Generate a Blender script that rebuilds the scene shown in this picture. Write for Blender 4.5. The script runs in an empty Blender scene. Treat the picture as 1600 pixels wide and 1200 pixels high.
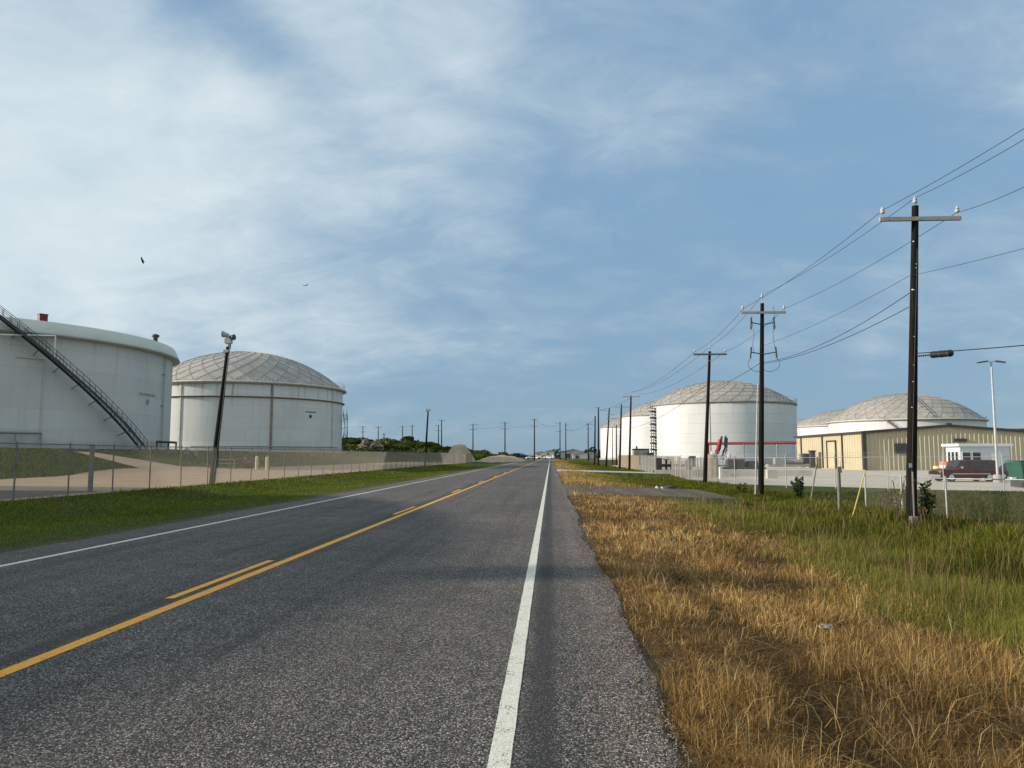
import bpy, math, random
import numpy as np
from mathutils import Vector, Matrix
random.seed(7); rng = np.random.default_rng(11)
S = bpy.context.scene; COL = S.collection
R = math.radians; PI = math.pi; sin = math.sin; cos = math.cos

# ------------------------------------------------------------------ camera
cd = bpy.data.cameras.new('camera'); cam = bpy.data.objects.new('camera', cd); COL.objects.link(cam)
YAW, PITCH = R(2.87), R(5.33)
cam.location = (0, 0, 1.6); cam.rotation_euler = (PI/2 + PITCH, 0, YAW)
cd.sensor_width = 36; cd.lens = 27; cd.clip_start = .05; cd.clip_end = 9000; S.camera = cam
CM = Matrix.Rotation(YAW, 3, 'Z') @ Matrix.Rotation(PI/2 + PITCH, 3, 'X')
def at(px, py, Y):
    """world point at distance Y along the road seen at a pixel of the 1600x1200 photograph (used for surveying)"""
    d = CM @ Vector(((px-800)/1200, (600-py)/1200, -1)); t = Y/d.y
    return Vector((d.x*t, Y, 1.6 + d.z*t))
def gx(px, Y): return at(px, 712, Y).x

# ------------------------------------------------------------------ materials
def newmat(name):
    m = bpy.data.materials.new(name); m.use_nodes = True
    nt = m.node_tree; b = nt.nodes['Principled BSDF']
    return m, nt, b, nt.nodes, nt.links
def ramp(N, L, src, stops):
    r = N.new('ShaderNodeValToRGB'); e = r.color_ramp.elements
    while len(e) > 1: e.remove(e[-1])
    for i, (p, c) in enumerate(stops):
        x = e[0] if i == 0 else e.new(p)
        x.position = p; x.color = (*c, 1) if len(c) == 3 else c
    L.new(src, r.inputs[0]); return r.outputs[0]
def g(v): return (v, v, v)
def noise(N, L, vec, scale, detail=6, rough=.6, dist=0):
    n = N.new('ShaderNodeTexNoise'); n.inputs['Scale'].default_value = scale
    n.inputs['Detail'].default_value = detail; n.inputs['Roughness'].default_value = rough; n.inputs['Distortion'].default_value = dist
    if vec is not None: L.new(vec, n.inputs['Vector'])
    return n.outputs['Fac']
def mix(N, L, fac, a, b, mode='MIX'):
    m = N.new('ShaderNodeMix'); m.data_type = 'RGBA'; m.blend_type = mode
    for k, v in ((0, fac), (6, a), (7, b)):
        if hasattr(v, 'is_linked'): L.new(v, m.inputs[k])
        elif k == 0: m.inputs[0].default_value = v
        else: m.inputs[k].default_value = (*v, 1)
    return m.outputs[2]
def math_(N, L, op, a, b=None, c=None, clamp=False):
    m = N.new('ShaderNodeMath'); m.operation = op; m.use_clamp = clamp
    for k, v in enumerate((a, b, c)):
        if v is None: continue
        if hasattr(v, 'is_linked'): L.new(v, m.inputs[k])
        else: m.inputs[k].default_value = v
    return m.outputs[0]
def maprange(N, L, v, a, b, c=0., d=1., smooth=True):
    m = N.new('ShaderNodeMapRange'); m.interpolation_type = 'SMOOTHSTEP' if smooth else 'LINEAR'
    L.new(v, m.inputs[0])
    for k, x in zip((1, 2, 3, 4), (a, b, c, d)): m.inputs[k].default_value = x
    return m.outputs[0]
def position(N): return N.new('ShaderNodeNewGeometry').outputs['Position']
def objco(N): return N.new('ShaderNodeTexCoord').outputs['Object']
def bump(N, L, h, b, strength=.3, dist=.02):
    n = N.new('ShaderNodeBump'); n.inputs['Strength'].default_value = strength; n.inputs['Distance'].default_value = dist
    L.new(h, n.inputs['Height']); L.new(n.outputs[0], b.inputs['Normal'])

def M(name, col, rough=.75, metal=0., var=.18, scale=1.5, bmp=0., bscale=20):
    """plain material broken up by two scales of noise"""
    m, nt, b, N, L = newmat(name)
    v = objco(N)
    n1 = noise(N, L, v, scale, 8); n2 = noise(N, L, v, scale*9, 4)
    s = math_(N, L, 'MULTIPLY_ADD', n2, .4, math_(N, L, 'MULTIPLY', n1, .6))
    lo = tuple(c*(1-var*1.6) for c in col); hi = tuple(min(1, c*(1+var)) for c in col)
    L.new(ramp(N, L, s, [(.3, lo), (.5, col), (.7, hi)]), b.inputs['Base Color'])
    b.inputs['Roughness'].default_value = rough; b.inputs['Metallic'].default_value = metal
    if bmp: bump(N, L, noise(N, L, v, bscale, 6), b, bmp)
    return m

def asphalt():
    m, nt, b, N, L = newmat('chip_seal_asphalt'); p = position(N)
    vo = N.new('ShaderNodeTexVoronoi'); vo.inputs['Scale'].default_value = 105; L.new(p, vo.inputs['Vector'])
    ch = N.new('ShaderNodeSeparateColor'); L.new(vo.outputs['Color'], ch.inputs[0])
    stone = ramp(N, L, ch.outputs[0], [(0, (.013, .0125, .012)), (.35, (.044, .042, .0385)), (.66, (.098, .091, .081)), (.86, (.215, .198, .174)), (1, (.47, .43, .38))])
    # tint of single stones
    stone = mix(N, L, .16, stone, vo.outputs['Color'], 'SOFT_LIGHT')
    big = noise(N, L, p, .35, 6); med = noise(N, L, p, 2.2, 7)
    stone = mix(N, L, 1., stone, ramp(N, L, big, [(.3, g(.74)), (.7, g(1.12))]), 'MULTIPLY')
    stone = mix(N, L, 1., stone, ramp(N, L, med, [(.3, g(.80)), (.7, g(1.10))]), 'MULTIPLY')
    # wheel tracks worn smoother and darker, oily lane middles; all run along the road
    sx = N.new('ShaderNodeSeparateXYZ'); L.new(p, sx.inputs[0])
    mp = N.new('ShaderNodeMapping'); mp.inputs['Scale'].default_value = (2.6, .05, 1); L.new(p, mp.inputs[0])
    lanes = noise(N, L, mp.outputs[0], 1., 5)
    stone = mix(N, L, 1., stone, ramp(N, L, lanes, [(.3, g(.68)), (.5, g(1.)), (.75, g(1.14))]), 'MULTIPLY')
    wob = math_(N, L, 'MULTIPLY_ADD', noise(N, L, p, 1.3, 4), .14, sx.outputs[0])
    edge = math_(N, L, 'ABSOLUTE', math_(N, L, 'SUBTRACT', wob, .0))
    rut = maprange(N, L, edge, .04, .17, 1, 0)
    stone = mix(N, L, math_(N, L, 'MULTIPLY', rut, .68), stone, (.026, .026, .027))
    rut2 = maprange(N, L, math_(N, L, 'ABSOLUTE', math_(N, L, 'SUBTRACT', wob, -4.14)), .03, .2, 1, 0)
    stone = mix(N, L, math_(N, L, 'MULTIPLY', rut2, .6), stone, (.03, .03, .031))
    # bitumen bleeding / patches
    mp2 = N.new('ShaderNodeMapping'); mp2.inputs['Scale'].default_value = (.9, .28, 1); L.new(p, mp2.inputs[0])
    patch = maprange(N, L, noise(N, L, mp2.outputs[0], .9, 6, .65), .60, .72)
    stone = mix(N, L, math_(N, L, 'MULTIPLY', patch, .62), stone, (.03, .03, .032))
    # shoulder: coarser, slightly redder
    sh = maprange(N, L, wob, .2, .5)
    stone = mix(N, L, math_(N, L, 'MULTIPLY', sh, .9), stone, mix(N, L, 1., stone, (1.42, 1.3, 1.24), 'MULTIPLY'))
    L.new(stone, b.inputs['Base Color']); b.inputs['Roughness'].default_value = .88
    b.inputs['Specular IOR Level'].default_value = .35
    h = math_(N, L, 'SUBTRACT', 1., vo.outputs['Distance'])
    h = math_(N, L, 'MULTIPLY_ADD', ch.outputs[1], .8, h)
    bump(N, L, h, b, .8, .007)
    return m
def paint(name, col, worn):
    m, nt, b, N, L = newmat(name); p = position(N)
    vo = N.new('ShaderNodeTexVoronoi'); vo.inputs['Scale'].default_value = 95; L.new(p, vo.inputs['Vector'])
    ch = N.new('ShaderNodeSeparateColor'); L.new(vo.outputs['Color'], ch.inputs[0])
    n = noise(N, L, p, 5, 6)
    s = math_(N, L, 'MULTIPLY_ADD', n, .8, math_(N, L, 'MULTIPLY', ch.outputs[0], .55))
    c = mix(N, L, ch.outputs[1], tuple(x*.7 for x in col), col)
    L.new(ramp(N, L, s, [(worn-.06, (.075, .072, .07)), (worn+.05, (1, 1, 1))]), N.new('ShaderNodeRGBToBW').inputs[0])
    f = maprange(N, L, s, worn-.08, worn+.06)
    L.new(mix(N, L, f, (.07, .068, .066), c), b.inputs['Base Color']); b.inputs['Roughness'].default_value = .7
    bump(N, L, math_(N, L, 'MULTIPLY_ADD', ch.outputs[1], .8, vo.outputs['Distance']), b, .6, .004)
    return m
def ground_mat():
    m, nt, b, N, L = newmat('earth_and_grass'); p = position(N)
    sx = N.new('ShaderNodeSeparateXYZ'); L.new(p, sx.inputs[0])
    n1 = noise(N, L, p, .25, 8); n2 = noise(N, L, p, 3.5, 8, .7); n3 = noise(N, L, p, .03, 5)
    n4 = noise(N, L, p, 26, 5, .7)
    mixn = math_(N, L, 'MULTIPLY_ADD', n4, .4, math_(N, L, 'MULTIPLY', n2, .6))
    green = ramp(N, L, mixn, [(.3, (.022, .032, .008)), (.5, (.052, .074, .017)), (.72, (.11, .128, .036))])
    olive = ramp(N, L, mixn, [(.3, (.035, .03, .012)), (.5, (.09, .08, .03)), (.72, (.17, .14, .06))])
    left = mix(N, L, ramp(N, L, n1, [(.42, g(0)), (.68, g(.75))]), green, olive)
    dry = ramp(N, L, mixn, [(.3, (.05, .032, .016)), (.5, (.13, .082, .036)), (.72, (.26, .165, .07))])
    wob = math_(N, L, 'MULTIPLY_ADD', n1, 2.6, math_(N, L, 'SUBTRACT', sx.outputs[0], 1.3))
    fd = math_(N, L, 'MULTIPLY', maprange(N, L, wob, .1, .5), maprange(N, L, wob, 4.4, 6.0, 1, 0))
    c = mix(N, L, fd, left, dry)
    # far country: dull grey-green
    far = maprange(N, L, sx.outputs[1], 260, 420)
    c = mix(N, L, far, c, ramp(N, L, n3, [(.35, (.05, .06, .03)), (.65, (.10, .10, .06))]))
    # bare earth strip along road edges
    le = maprange(N, L, math_(N, L, 'ABSOLUTE', math_(N, L, 'MULTIPLY_ADD', n2, .5, math_(N, L, 'ADD', sx.outputs[0], 9.0))), .2, .75, 1, 0)
    c = mix(N, L, math_(N, L, 'MULTIPLY', le, .8), c, (.11, .09, .062))
    L.new(c, b.inputs['Base Color']); b.inputs['Roughness'].default_value = 1.; b.inputs['Specular IOR Level'].default_value = .1
    bump(N, L, math_(N, L, 'MULTIPLY_ADD', n4, .5, n2), b, .8, .12)
    return m
def loose(name, stops, s1=.5, s2=9, bd=.03):
    m, nt, b, N, L = newmat(name); p = position(N)
    n1 = noise(N, L, p, s1, 8, .6); n2 = noise(N, L, p, s2, 6, .75); n3 = noise(N, L, p, 60, 3)
    mp = N.new('ShaderNodeMapping'); mp.inputs['Scale'].default_value = (1.4, .07, 1); L.new(p, mp.inputs[0])
    n4 = noise(N, L, mp.outputs[0], 1, 5)
    s = math_(N, L, 'MULTIPLY_ADD', n2, .3, math_(N, L, 'MULTIPLY_ADD', n1, .3, math_(N, L, 'MULTIPLY_ADD', n3, .15, math_(N, L, 'MULTIPLY', n4, .25))))
    L.new(ramp(N, L, s, stops), b.inputs['Base Color']); b.inputs['Roughness'].default_value = .95; b.inputs['Specular IOR Level'].default_value = .15
    bump(N, L, math_(N, L, 'ADD', n2, n3), b, .6, bd)
    return m
def shell_mat(name, rad, H, col, streak=.5, roww=2.45, seam=.11, dirt=(.16, .115, .075), seamcol=.86):
    m, nt, b, N, L = newmat(name); v = objco(N)
    sx = N.new('ShaderNodeSeparateXYZ'); L.new(v, sx.inputs[0])
    ang = math_(N, L, 'MULTIPLY', math_(N, L, 'ARCTAN2', sx.outputs[1], sx.outputs[0]), rad)
    cv = N.new('ShaderNodeCombineXYZ'); L.new(ang, cv.inputs[0]); L.new(sx.outputs[2], cv.inputs[1])
    br = N.new('ShaderNodeTexBrick'); L.new(cv.outputs[0], br.inputs['Vector']); br.inputs['Scale'].default_value = 1
    br.inputs['Brick Width'].default_value = 9.3; br.inputs['Row Height'].default_value = roww; br.inputs['Mortar Size'].default_value = seam*.5
    br.inputs['Mortar Smooth'].default_value = .4; br.inputs['Bias'].default_value = 0
    br.inputs['Color1'].default_value = (*[c*.955 for c in col], 1); br.inputs['Color2'].default_value = (*[min(1, c*1.03) for c in col], 1)
    br.inputs['Mortar'].default_value = (*[c*seamcol for c in col], 1)
    c = br.outputs[0]
    mp = N.new('ShaderNodeMapping'); mp.inputs['Scale'].default_value = (.9, .045, 1); L.new(cv.outputs[0], mp.inputs[0])
    st = noise(N, L, mp.outputs[0], 1., 8, .7)
    mp3 = N.new('ShaderNodeMapping'); mp3.inputs['Scale'].default_value = (.08, .03, 1); L.new(cv.outputs[0], mp3.inputs[0])
    st2 = noise(N, L, mp3.outputs[0], 1., 5, .6)
    c = mix(N, L, 1., c, ramp(N, L, st2, [(.35, (.86, .87, .86)), (.6, g(1.0))]), 'MULTIPLY')
    top = maprange(N, L, sx.outputs[2], H*.55, H, .25, 1)
    f = math_(N, L, 'MULTIPLY', maprange(N, L, st, .52, .74), math_(N, L, 'MULTIPLY', top, streak))
    c = mix(N, L, f, c, dirt)
    drip = math_(N, L, 'MULTIPLY', maprange(N, L, math_(N, L, 'MULTIPLY_ADD', st, -5.5, math_(N, L, 'SUBTRACT', H+2.6, sx.outputs[2])), -.9, .6, 1, 0), streak*.7)
    c = mix(N, L, drip, c, dirt)
    base = maprange(N, L, math_(N, L, 'MULTIPLY_ADD', st, -1.6, sx.outputs[2]), -.6, .9, 1, 0)
    c = mix(N, L, math_(N, L, 'MULTIPLY', base, .45), c, (.20, .17, .13))
    L.new(c, b.inputs['Base Color']); b.inputs['Roughness'].default_value = .5; b.inputs['Specular IOR Level'].default_value = .3
    bump(N, L, br.outputs['Fac'], b, .25, .04)
    return m
def panel_mat(name, col):
    m, nt, b, N, L = newmat(name); v = objco(N)
    a = N.new('ShaderNodeAttribute'); a.attribute_name = 'tint'
    n = noise(N, L, v, .5, 8, .65)
    c = mix(N, L, 1., mix(N, L, a.outputs['Fac'], tuple(x*.87 for x in col), tuple(x*1.08 for x in col)), ramp(N, L, n, [(.3, g(.72)), (.65, g(1.05))]), 'MULTIPLY')
    L.new(c, b.inputs['Base Color']); b.inputs['Roughness'].default_value = .62; b.inputs['Metallic'].default_value = .0
    return m
def blade_mat(name, trans=.35):
    m, nt, b, N, L = newmat(name)
    a = N.new('ShaderNodeAttribute'); a.attribute_name = 'blade_col'
    L.new(a.outputs['Color'], b.inputs['Base Color']); b.inputs['Roughness'].default_value = .8; b.inputs['Specular IOR Level'].default_value = .1
    t = N.new('ShaderNodeBsdfTranslucent'); L.new(a.outputs['Color'], t.inputs[0])
    ms = N.new('ShaderNodeMixShader'); ms.inputs[0].default_value = trans
    L.new(b.outputs[0], ms.inputs[1]); L.new(t.outputs[0], ms.inputs[2]); L.new(ms.outputs[0], N['Material Output'].inputs[0])
    return m
def pole_mat():
    m, nt, b, N, L = newmat('creosoted_timber'); v = objco(N)
    mp = N.new('ShaderNodeMapping'); mp.inputs['Scale'].default_value = (14, 14, .45); L.new(v, mp.inputs[0])
    n = noise(N, L, mp.outputs[0], 1, 8, .7); n2 = noise(N, L, v, .8, 5)
    c = ramp(N, L, n, [(.3, (.004, .0035, .003)), (.56, (.012, .010, .008)), (.74, (.035, .028, .022)), (.86, (.11, .09, .075))])
    c = mix(N, L, maprange(N, L, n2, .52, .72, 0, .4), c, (.026, .020, .016))
    L.new(c, b.inputs['Base Color']); b.inputs['Roughness'].default_value = .85; b.inputs['Specular IOR Level'].default_value = .15; bump(N, L, n, b, .5, .02)
    return m

MT = dict(
 asphalt=asphalt(), white_paint=paint('worn_white_road_paint', (.78, .74, .62), .40), yellow_paint=paint('worn_yellow_road_paint', (.95, .42, .02), .38),
 ground=ground_mat(),
 dirt=loose('pale_caliche_dirt', [(.3, (.25, .17, .105)), (.5, (.40, .28, .185)), (.68, (.52, .385, .27))], .25, 5),
 gravel=loose('grey_gravel', [(.34, (.055, .046, .037)), (.5, (.125, .105, .082)), (.64, (.24, .20, .16))], .6, 12),
 pale=loose('bleached_limestone', [(.3, (.30, .28, .25)), (.5, (.46, .43, .38)), (.68, (.58, .55, .49))], .6, 10),
 lot=loose('old_concrete_lot', [(.3, (.38, .335, .275)), (.5, (.53, .47, .39)), (.68, (.62, .56, .475))], .15, 3),
 hill=loose('scrub_covered_dune', [(.3, (.045, .06, .012)), (.5, (.085, .105, .022)), (.68, (.14, .145, .04))], .25, 2, .3),
 sand=loose('dune_sand', [(.3, (.26, .19, .12)), (.5, (.40, .31, .21)), (.68, (.52, .42, .30))], .3, 4, .1),
 roof=panel_mat('weathered_aluminium_panels', (.385, .355, .31)), rib=M('dull_batten_metal', (.275, .25, .22), .6),
 rust=M('rust_stained_steel', (.27, .215, .165), .75, 0, .4, 1.5), rim=M('stained_cream_steel', (.55, .52, .46), .6, 0, .25, 1.2), fascia=M('pale_green_grey_steel', (.56, .57, .50), .55, 0, .1, .3),
 dark=M('dark_weathered_steel', (.055, .055, .058), .6, .2, .3), galv=M('galvanised_steel', (.42, .43, .43), .5, .35, .2, 4),
 galvold=M('aged_galvanised_fence_steel', (.20, .178, .145), .7, .1, .3, 3), wire=M('dull_fence_wire', (.30, .275, .23), .75, .0, .2, 3),
 white=M('white_painted_metal', (.78, .79, .78), .5, 0, .07, .8), whitepipe=M('white_plastic_pipe', (.72, .71, .68), .5, 0, .1),
 concrete=M('grey_concrete', (.36, .34, .31), .9, 0, .2, 2, .3), pole=pole_mat(), arm=M('weathered_grey_timber', (.36, .34, .31), .85, 0, .3, 3, .2),
 armdark=M('brown_grey_timber', (.14, .12, .10), .85, 0, .3, 3), porcelain=M('grey_porcelain', (.46, .46, .46), .2, 0, .05), black=M('black_cable_jacket', (.012, .012, .013), .5, 0, .2),
 red=M('oxide_red_paint', (.17, .010, .014), .5, 0, .2), redbright=M('faded_red_paint', (.27, .03, .03), .5, 0, .2), yellow=M('faded_yellow_paint', (.62, .52, .22), .6, 0, .2), yellowbar=M('yellow_brace_paint', (.50, .42, .10), .6, 0, .2),
 tan=M('tan_ribbed_sheet_metal', (.46, .40, .265), .55, 0, .1, .4), cream=M('cream_yellow_sheet_metal', (.51, .44, .295), .55, 0, .06, .4), browntrim=M('dark_bronze_trim', (.045, .038, .032), .5, 0, .2),
 metalroof=M('pale_ribbed_roof_metal', (.45, .45, .43), .5, .1, .1), glass=M('dark_window_glass', (.015, .018, .022), .12, 0, .1), trailer=M('pale_blue_white_panel', (.55, .59, .63), .5, 0, .05),
 maroon=M('maroon_car_paint', (.062, .008, .011), .28, .1, .1), chrome=M('bright_trim_metal', (.62, .62, .62), .25, .8, .1), tyre=M('tyre_rubber', (.016, .016, .016), .85, 0, .2), greycar=M('charcoal_car_paint', (.06, .065, .075), .3, .2, .1), whitecar=M('white_car_paint', (.75, .75, .74), .35, 0, .05),
 greenbin=M('dark_green_paint', (.010, .085, .055), .55, 0, .25, 1), blue=M('blue_machine_paint', (.06, .11, .17), .5, 0, .2), orange=M('orange_barrel_plastic', (.75, .20, .10), .5, 0, .1), siren=M('grey_cast_housing', (.40, .42, .42), .5, .1, .2), gravelgrey=M('grey_equipment_paint', (.27, .28, .28), .6, 0, .2),
 slat=M('brown_fence_slat', (.29, .215, .15), .8, 0, .35, 2), greyslat=M('grey_fence_slat', (.21, .20, .18), .8, 0, .25, 2), bird=M('black_feathers', (.012, .011, .011), .8), birdgrey=M('grey_brown_feathers', (.09, .085, .08), .8), bark=M('grey_brown_bark', (.09, .07, .05), .9, 0, .3, 5),
 rock=M('pale_rubble_concrete', (.27, .22, .165), .9, 0, .3, 1, .4, 4), lamp=M('led_lens', (.55, .56, .56), .3), litter=M('crumpled_grey_plastic', (.22, .21, .19), .4, 0, .2, 8),
 dry=blade_mat('dry_straw'), green=blade_mat('green_grass_blades', .4), leaf=blade_mat('shrub_leaves', .3),
)

# ------------------------------------------------------------------ mesh builder
class MB:
    def __init__(s): s.v = []; s.f = []; s.mi = []; s.tint = []; s.sm = []
    def add(s, vs, fs, mi=0, smooth=False, tint=.5):
        o = len(s.v); s.v += [tuple(v) for v in vs]
        for f in fs: s.f.append([i+o for i in f]); s.mi.append(mi); s.tint.append(tint); s.sm.append(smooth)
    def box(s, c, d, rz=0, rx=0, ry=0, mi=0):
        m = Matrix.Rotation(rz, 3, 'Z') @ Matrix.Rotation(ry, 3, 'Y') @ Matrix.Rotation(rx, 3, 'X'); c = Vector(c)
        vs = [c + m @ Vector((x*d[0]/2, y*d[1]/2, z*d[2]/2)) for z in (-1, 1) for y in (-1, 1) for x in (-1, 1)]
        s.add(vs, [(0, 2, 3, 1), (4, 5, 7, 6), (0, 1, 5, 4), (2, 6, 7, 3), (0, 4, 6, 2), (1, 3, 7, 5)], mi)
    def tube(s, a, b, r, r2=None, n=8, mi=0, cap=True, smooth=True):
        a, b = Vector(a), Vector(b); r2 = r if r2 is None else r2
        d = (b-a).normalized(); u = d.orthogonal().normalized(); w = d.cross(u)
        vs = [a + (u*cos(2*PI*i/n) + w*sin(2*PI*i/n))*r for i in range(n)] + [b + (u*cos(2*PI*i/n) + w*sin(2*PI*i/n))*r2 for i in range(n)]
        s.add(vs, [(i, (i+1) % n, n+(i+1) % n, n+i) for i in range(n)], mi, smooth)
        if cap: s.add(vs, [tuple(range(n-1, -1, -1)), tuple(range(n, 2*n))], mi)
    def path(s, pts, r, n=6, mi=0):
        for a, b in zip(pts, pts[1:]): s.tube(a, b, r, None, n, mi)
    def lathe(s, prof, n=64, c=(0, 0, 0), mi=0, smooth=True, a0=0, a1=2*PI):
        full = abs(a1-a0-2*PI) < 1e-6; k = n if full else n+1; vs = []
        for (r, z) in prof:
            for i in range(k):
                t = a0 + (a1-a0)*i/n; vs.append((c[0]+r*cos(t), c[1]+r*sin(t), c[2]+z))
        fs = []
        for j in range(len(prof)-1):
            for i in range(n):
                i2 = (i+1) % k; fs.append((j*k+i, j*k+i2, (j+1)*k+i2, (j+1)*k+i))
        s.add(vs, fs, mi, smooth)
    def loft(s, rings, mi=0, cap=True, smooth=False):
        n = len(rings[0]); vs = [p for r in rings for p in r]; fs = []
        for j in range(len(rings)-1):
            for i in range(n): fs.append((j*n+i, j*n+(i+1) % n, (j+1)*n+(i+1) % n, (j+1)*n+i))
        s.add(vs, fs, mi, smooth)
        if cap: s.add(vs, [tuple(range(n-1, -1, -1)), tuple((len(rings)-1)*n+i for i in range(n))], mi)
    def prism(s, poly, y0, y1, mi=0):           # poly in x,z extruded in y
        n = len(poly); vs = [(x, y0, z) for x, z in poly] + [(x, y1, z) for x, z in poly]
        s.add(vs, [tuple(range(n)), tuple(range(2*n-1, n-1, -1))] + [(i, n+i, n+(i+1) % n, (i+1) % n) for i in range(n)], mi)
    def blob(s, c, d, n=10, m=6, mi=0, jitter=0):
        vs = []; c = Vector(c)
        for j in range(m+1):
            for i in range(n):
                a, p = 2*PI*i/n, PI*j/m; k = 1 + random.uniform(-jitter, jitter)
                vs.append(c + Vector((d[0]*cos(a)*sin(p)*k, d[1]*sin(a)*sin(p)*k, d[2]*cos(p)*k)))
        s.add(vs, [(j*n+i, (j+1)*n+i, (j+1)*n+(i+1) % n, j*n+(i+1) % n) for j in range(m) for i in range(n)], mi, jitter == 0)
    def build(s, name, mats, parent=None, bevel=0):
        me = bpy.data.meshes.new(name); me.from_pydata(s.v, [], s.f); me.update()
        for m in (mats if isinstance(mats, (list, tuple)) else [mats]): me.materials.append(MT[m] if isinstance(m, str) else m)
        me.polygons.foreach_set('material_index', s.mi); me.polygons.foreach_set('use_smooth', s.sm)
        t = me.attributes.new('tint', 'FLOAT', 'FACE'); t.data.foreach_set('value', s.tint)
        o = bpy.data.objects.new(name, me); COL.objects.link(o)
        if parent is not None: o.parent = parent
        if bevel:
            b = o.modifiers.new('bevel', 'BEVEL'); b.width = bevel; b.segments = 2; b.limit_method = 'ANGLE'
        return o
def tag(o, label, cat, group=None):
    o['label'] = label; o['category'] = cat
    if group: o['group'] = group
    return o
def thing(name, label, cat, loc=(0, 0, 0), rz=0, group=None):
    o = bpy.data.objects.new(name, None); COL.objects.link(o); o.location = loc; o.rotation_euler.z = rz; o.empty_display_size = .3
    return tag(o, label, cat, group)
def struct(o, kind='structure'): o['kind'] = kind; return o
def copy_thing(t, loc, rz, label, group=None):
    c = t.copy(); COL.objects.link(c); c.location = loc; c.rotation_euler.z = rz; c['label'] = label
    if group: c['group'] = group
    for ch in t.children:
        k = ch.copy(); COL.objects.link(k); k.parent = c
        for gch in ch.children:
            q = gch.copy(); COL.objects.link(q); q.parent = k
    return c

# ------------------------------------------------------------------ terrain
TX = [-6000, -400, -52, -47, -40, -34, -30, -19, -17.6, -15, -12, -9.4, -8.9, .55, 1.1, 2.5, 5, 8, 10, 12, 14, 20, 60, 400, 6000]
TZ = [2.25, 2.25, 2.25, 2.1, 1.1, .22, .02, 0, -.12, -.34, -.16, -.05, -.04, -.04, -.05, -.14, -.38, -.74, -.78, -.64, -.6, -.55, -.4, 0, 0]
def hz(x): return float(np.interp(x, TX, TZ))
def xs_between(a, b): return sorted(set([a, b] + [t for t in TX if a < t < b]))
def sheet(name, mat, x0, x1, ylo, yhi, dz, zf=None, step=None):
    """ground-hugging sheet: columns follow the terrain's break lines"""
    xs = xs_between(x0, x1)
    if step:
        fine = []
        for a, b in zip(xs, xs[1:]):
            k = max(1, int((b-a)/step)); fine += [a+(b-a)*i/k for i in range(k)]
        xs = fine + [xs[-1]]
    mb = MB(); vs = []; zf = zf or (lambda x, y: hz(x))
    for x in xs:
        for y in (ylo(x) if callable(ylo) else ylo, yhi(x) if callable(yhi) else yhi): vs.append((x, y, zf(x, y)+dz))
    mb.add(vs, [(2*i, 2*i+2, 2*i+3, 2*i+1) for i in range(len(xs)-1)])
    return struct(mb.build(name, mat))
gb = MB(); ys = [-1500, -300, -50, 0, 50, 100, 200, 300, 500, 1000, 2500, 8000]
vs = [(x, y, z) for y in ys for x, z in zip(TX, TZ)]; n = len(TX)
gb.add(vs, [(j*n+i, j*n+i+1, (j+1)*n+i+1, (j+1)*n+i) for j in range(len(ys)-1) for i in range(n-1)])
struct(gb.build('ground', 'ground'))

# road with ragged edges and a small drop to the verge
mb = MB(); ys = list(np.concatenate([np.arange(-30, 60, .12), np.arange(60, 160, 2.), np.arange(160, 900, 20.)])); rows = []
def rag(y, s): return .03*sin(y*1.7+s) + .016*sin(y*4.3+2*s) + .012*sin(y*9.1+3*s) + .05*sin(y*.43+s)
for y in ys: rows.append([(-9.22+rag(y, 1), y, -.09), (-9.1+rag(y, 1), y, -.012), (-8.2, y, 0), (-4.05, y, .03), (-.2, y, 0), (.69+rag(y, 4), y, -.012), (.76+rag(y, 4), y, -.07)])
vs = [p for r in rows for p in r]
mb.add(vs, [(j*7+i, j*7+i+1, (j+1)*7+i+1, (j+1)*7+i) for j in range(len(rows)-1) for i in range(6)])
struct(mb.build('road', 'asphalt'))
def rz_(x): return float(np.interp(x, [-9.1, -8.2, -4.05, -.2, .62], [-.012, 0, .03, 0, -.012]))
def stripe(mb, x, w, y0, y1):
    k = max(1, int((y1-y0)/.5)) if y1-y0 < 60 else 260
    yy = np.linspace(y0, y1, k+1); vs = []
    for y in yy:
        jl, jr = .0015*sin(y*7+x)+.001*sin(y*17), .0015*sin(y*8.3+x*2)+.001*sin(y*23)
        for xx in (x-w/2+jl, x+w/2+jr): vs.append((xx, y, rz_(xx)+.004))
    mb.add(vs, [(2*i, 2*i+1, 2*i+3, 2*i+2) for i in range(k)])
for nm, x, w, m in (('edge_line', -.275, .118, 'white_paint'), ('edge_line', -7.98, .12, 'white_paint'), ('centre_line', -3.97, .13, 'yellow_paint')):
    mb = MB(); stripe(mb, x, w, -20, 40); stripe(mb, x, w, 40, 700); struct(mb.build(nm, m))
mb = MB()
for k in range(-2, 30): stripe(mb, -4.21, .11, 8.45+12.2*k, 11.55+12.2*k)
struct(mb.build('dashed_centre_line', 'yellow_paint'))

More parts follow.
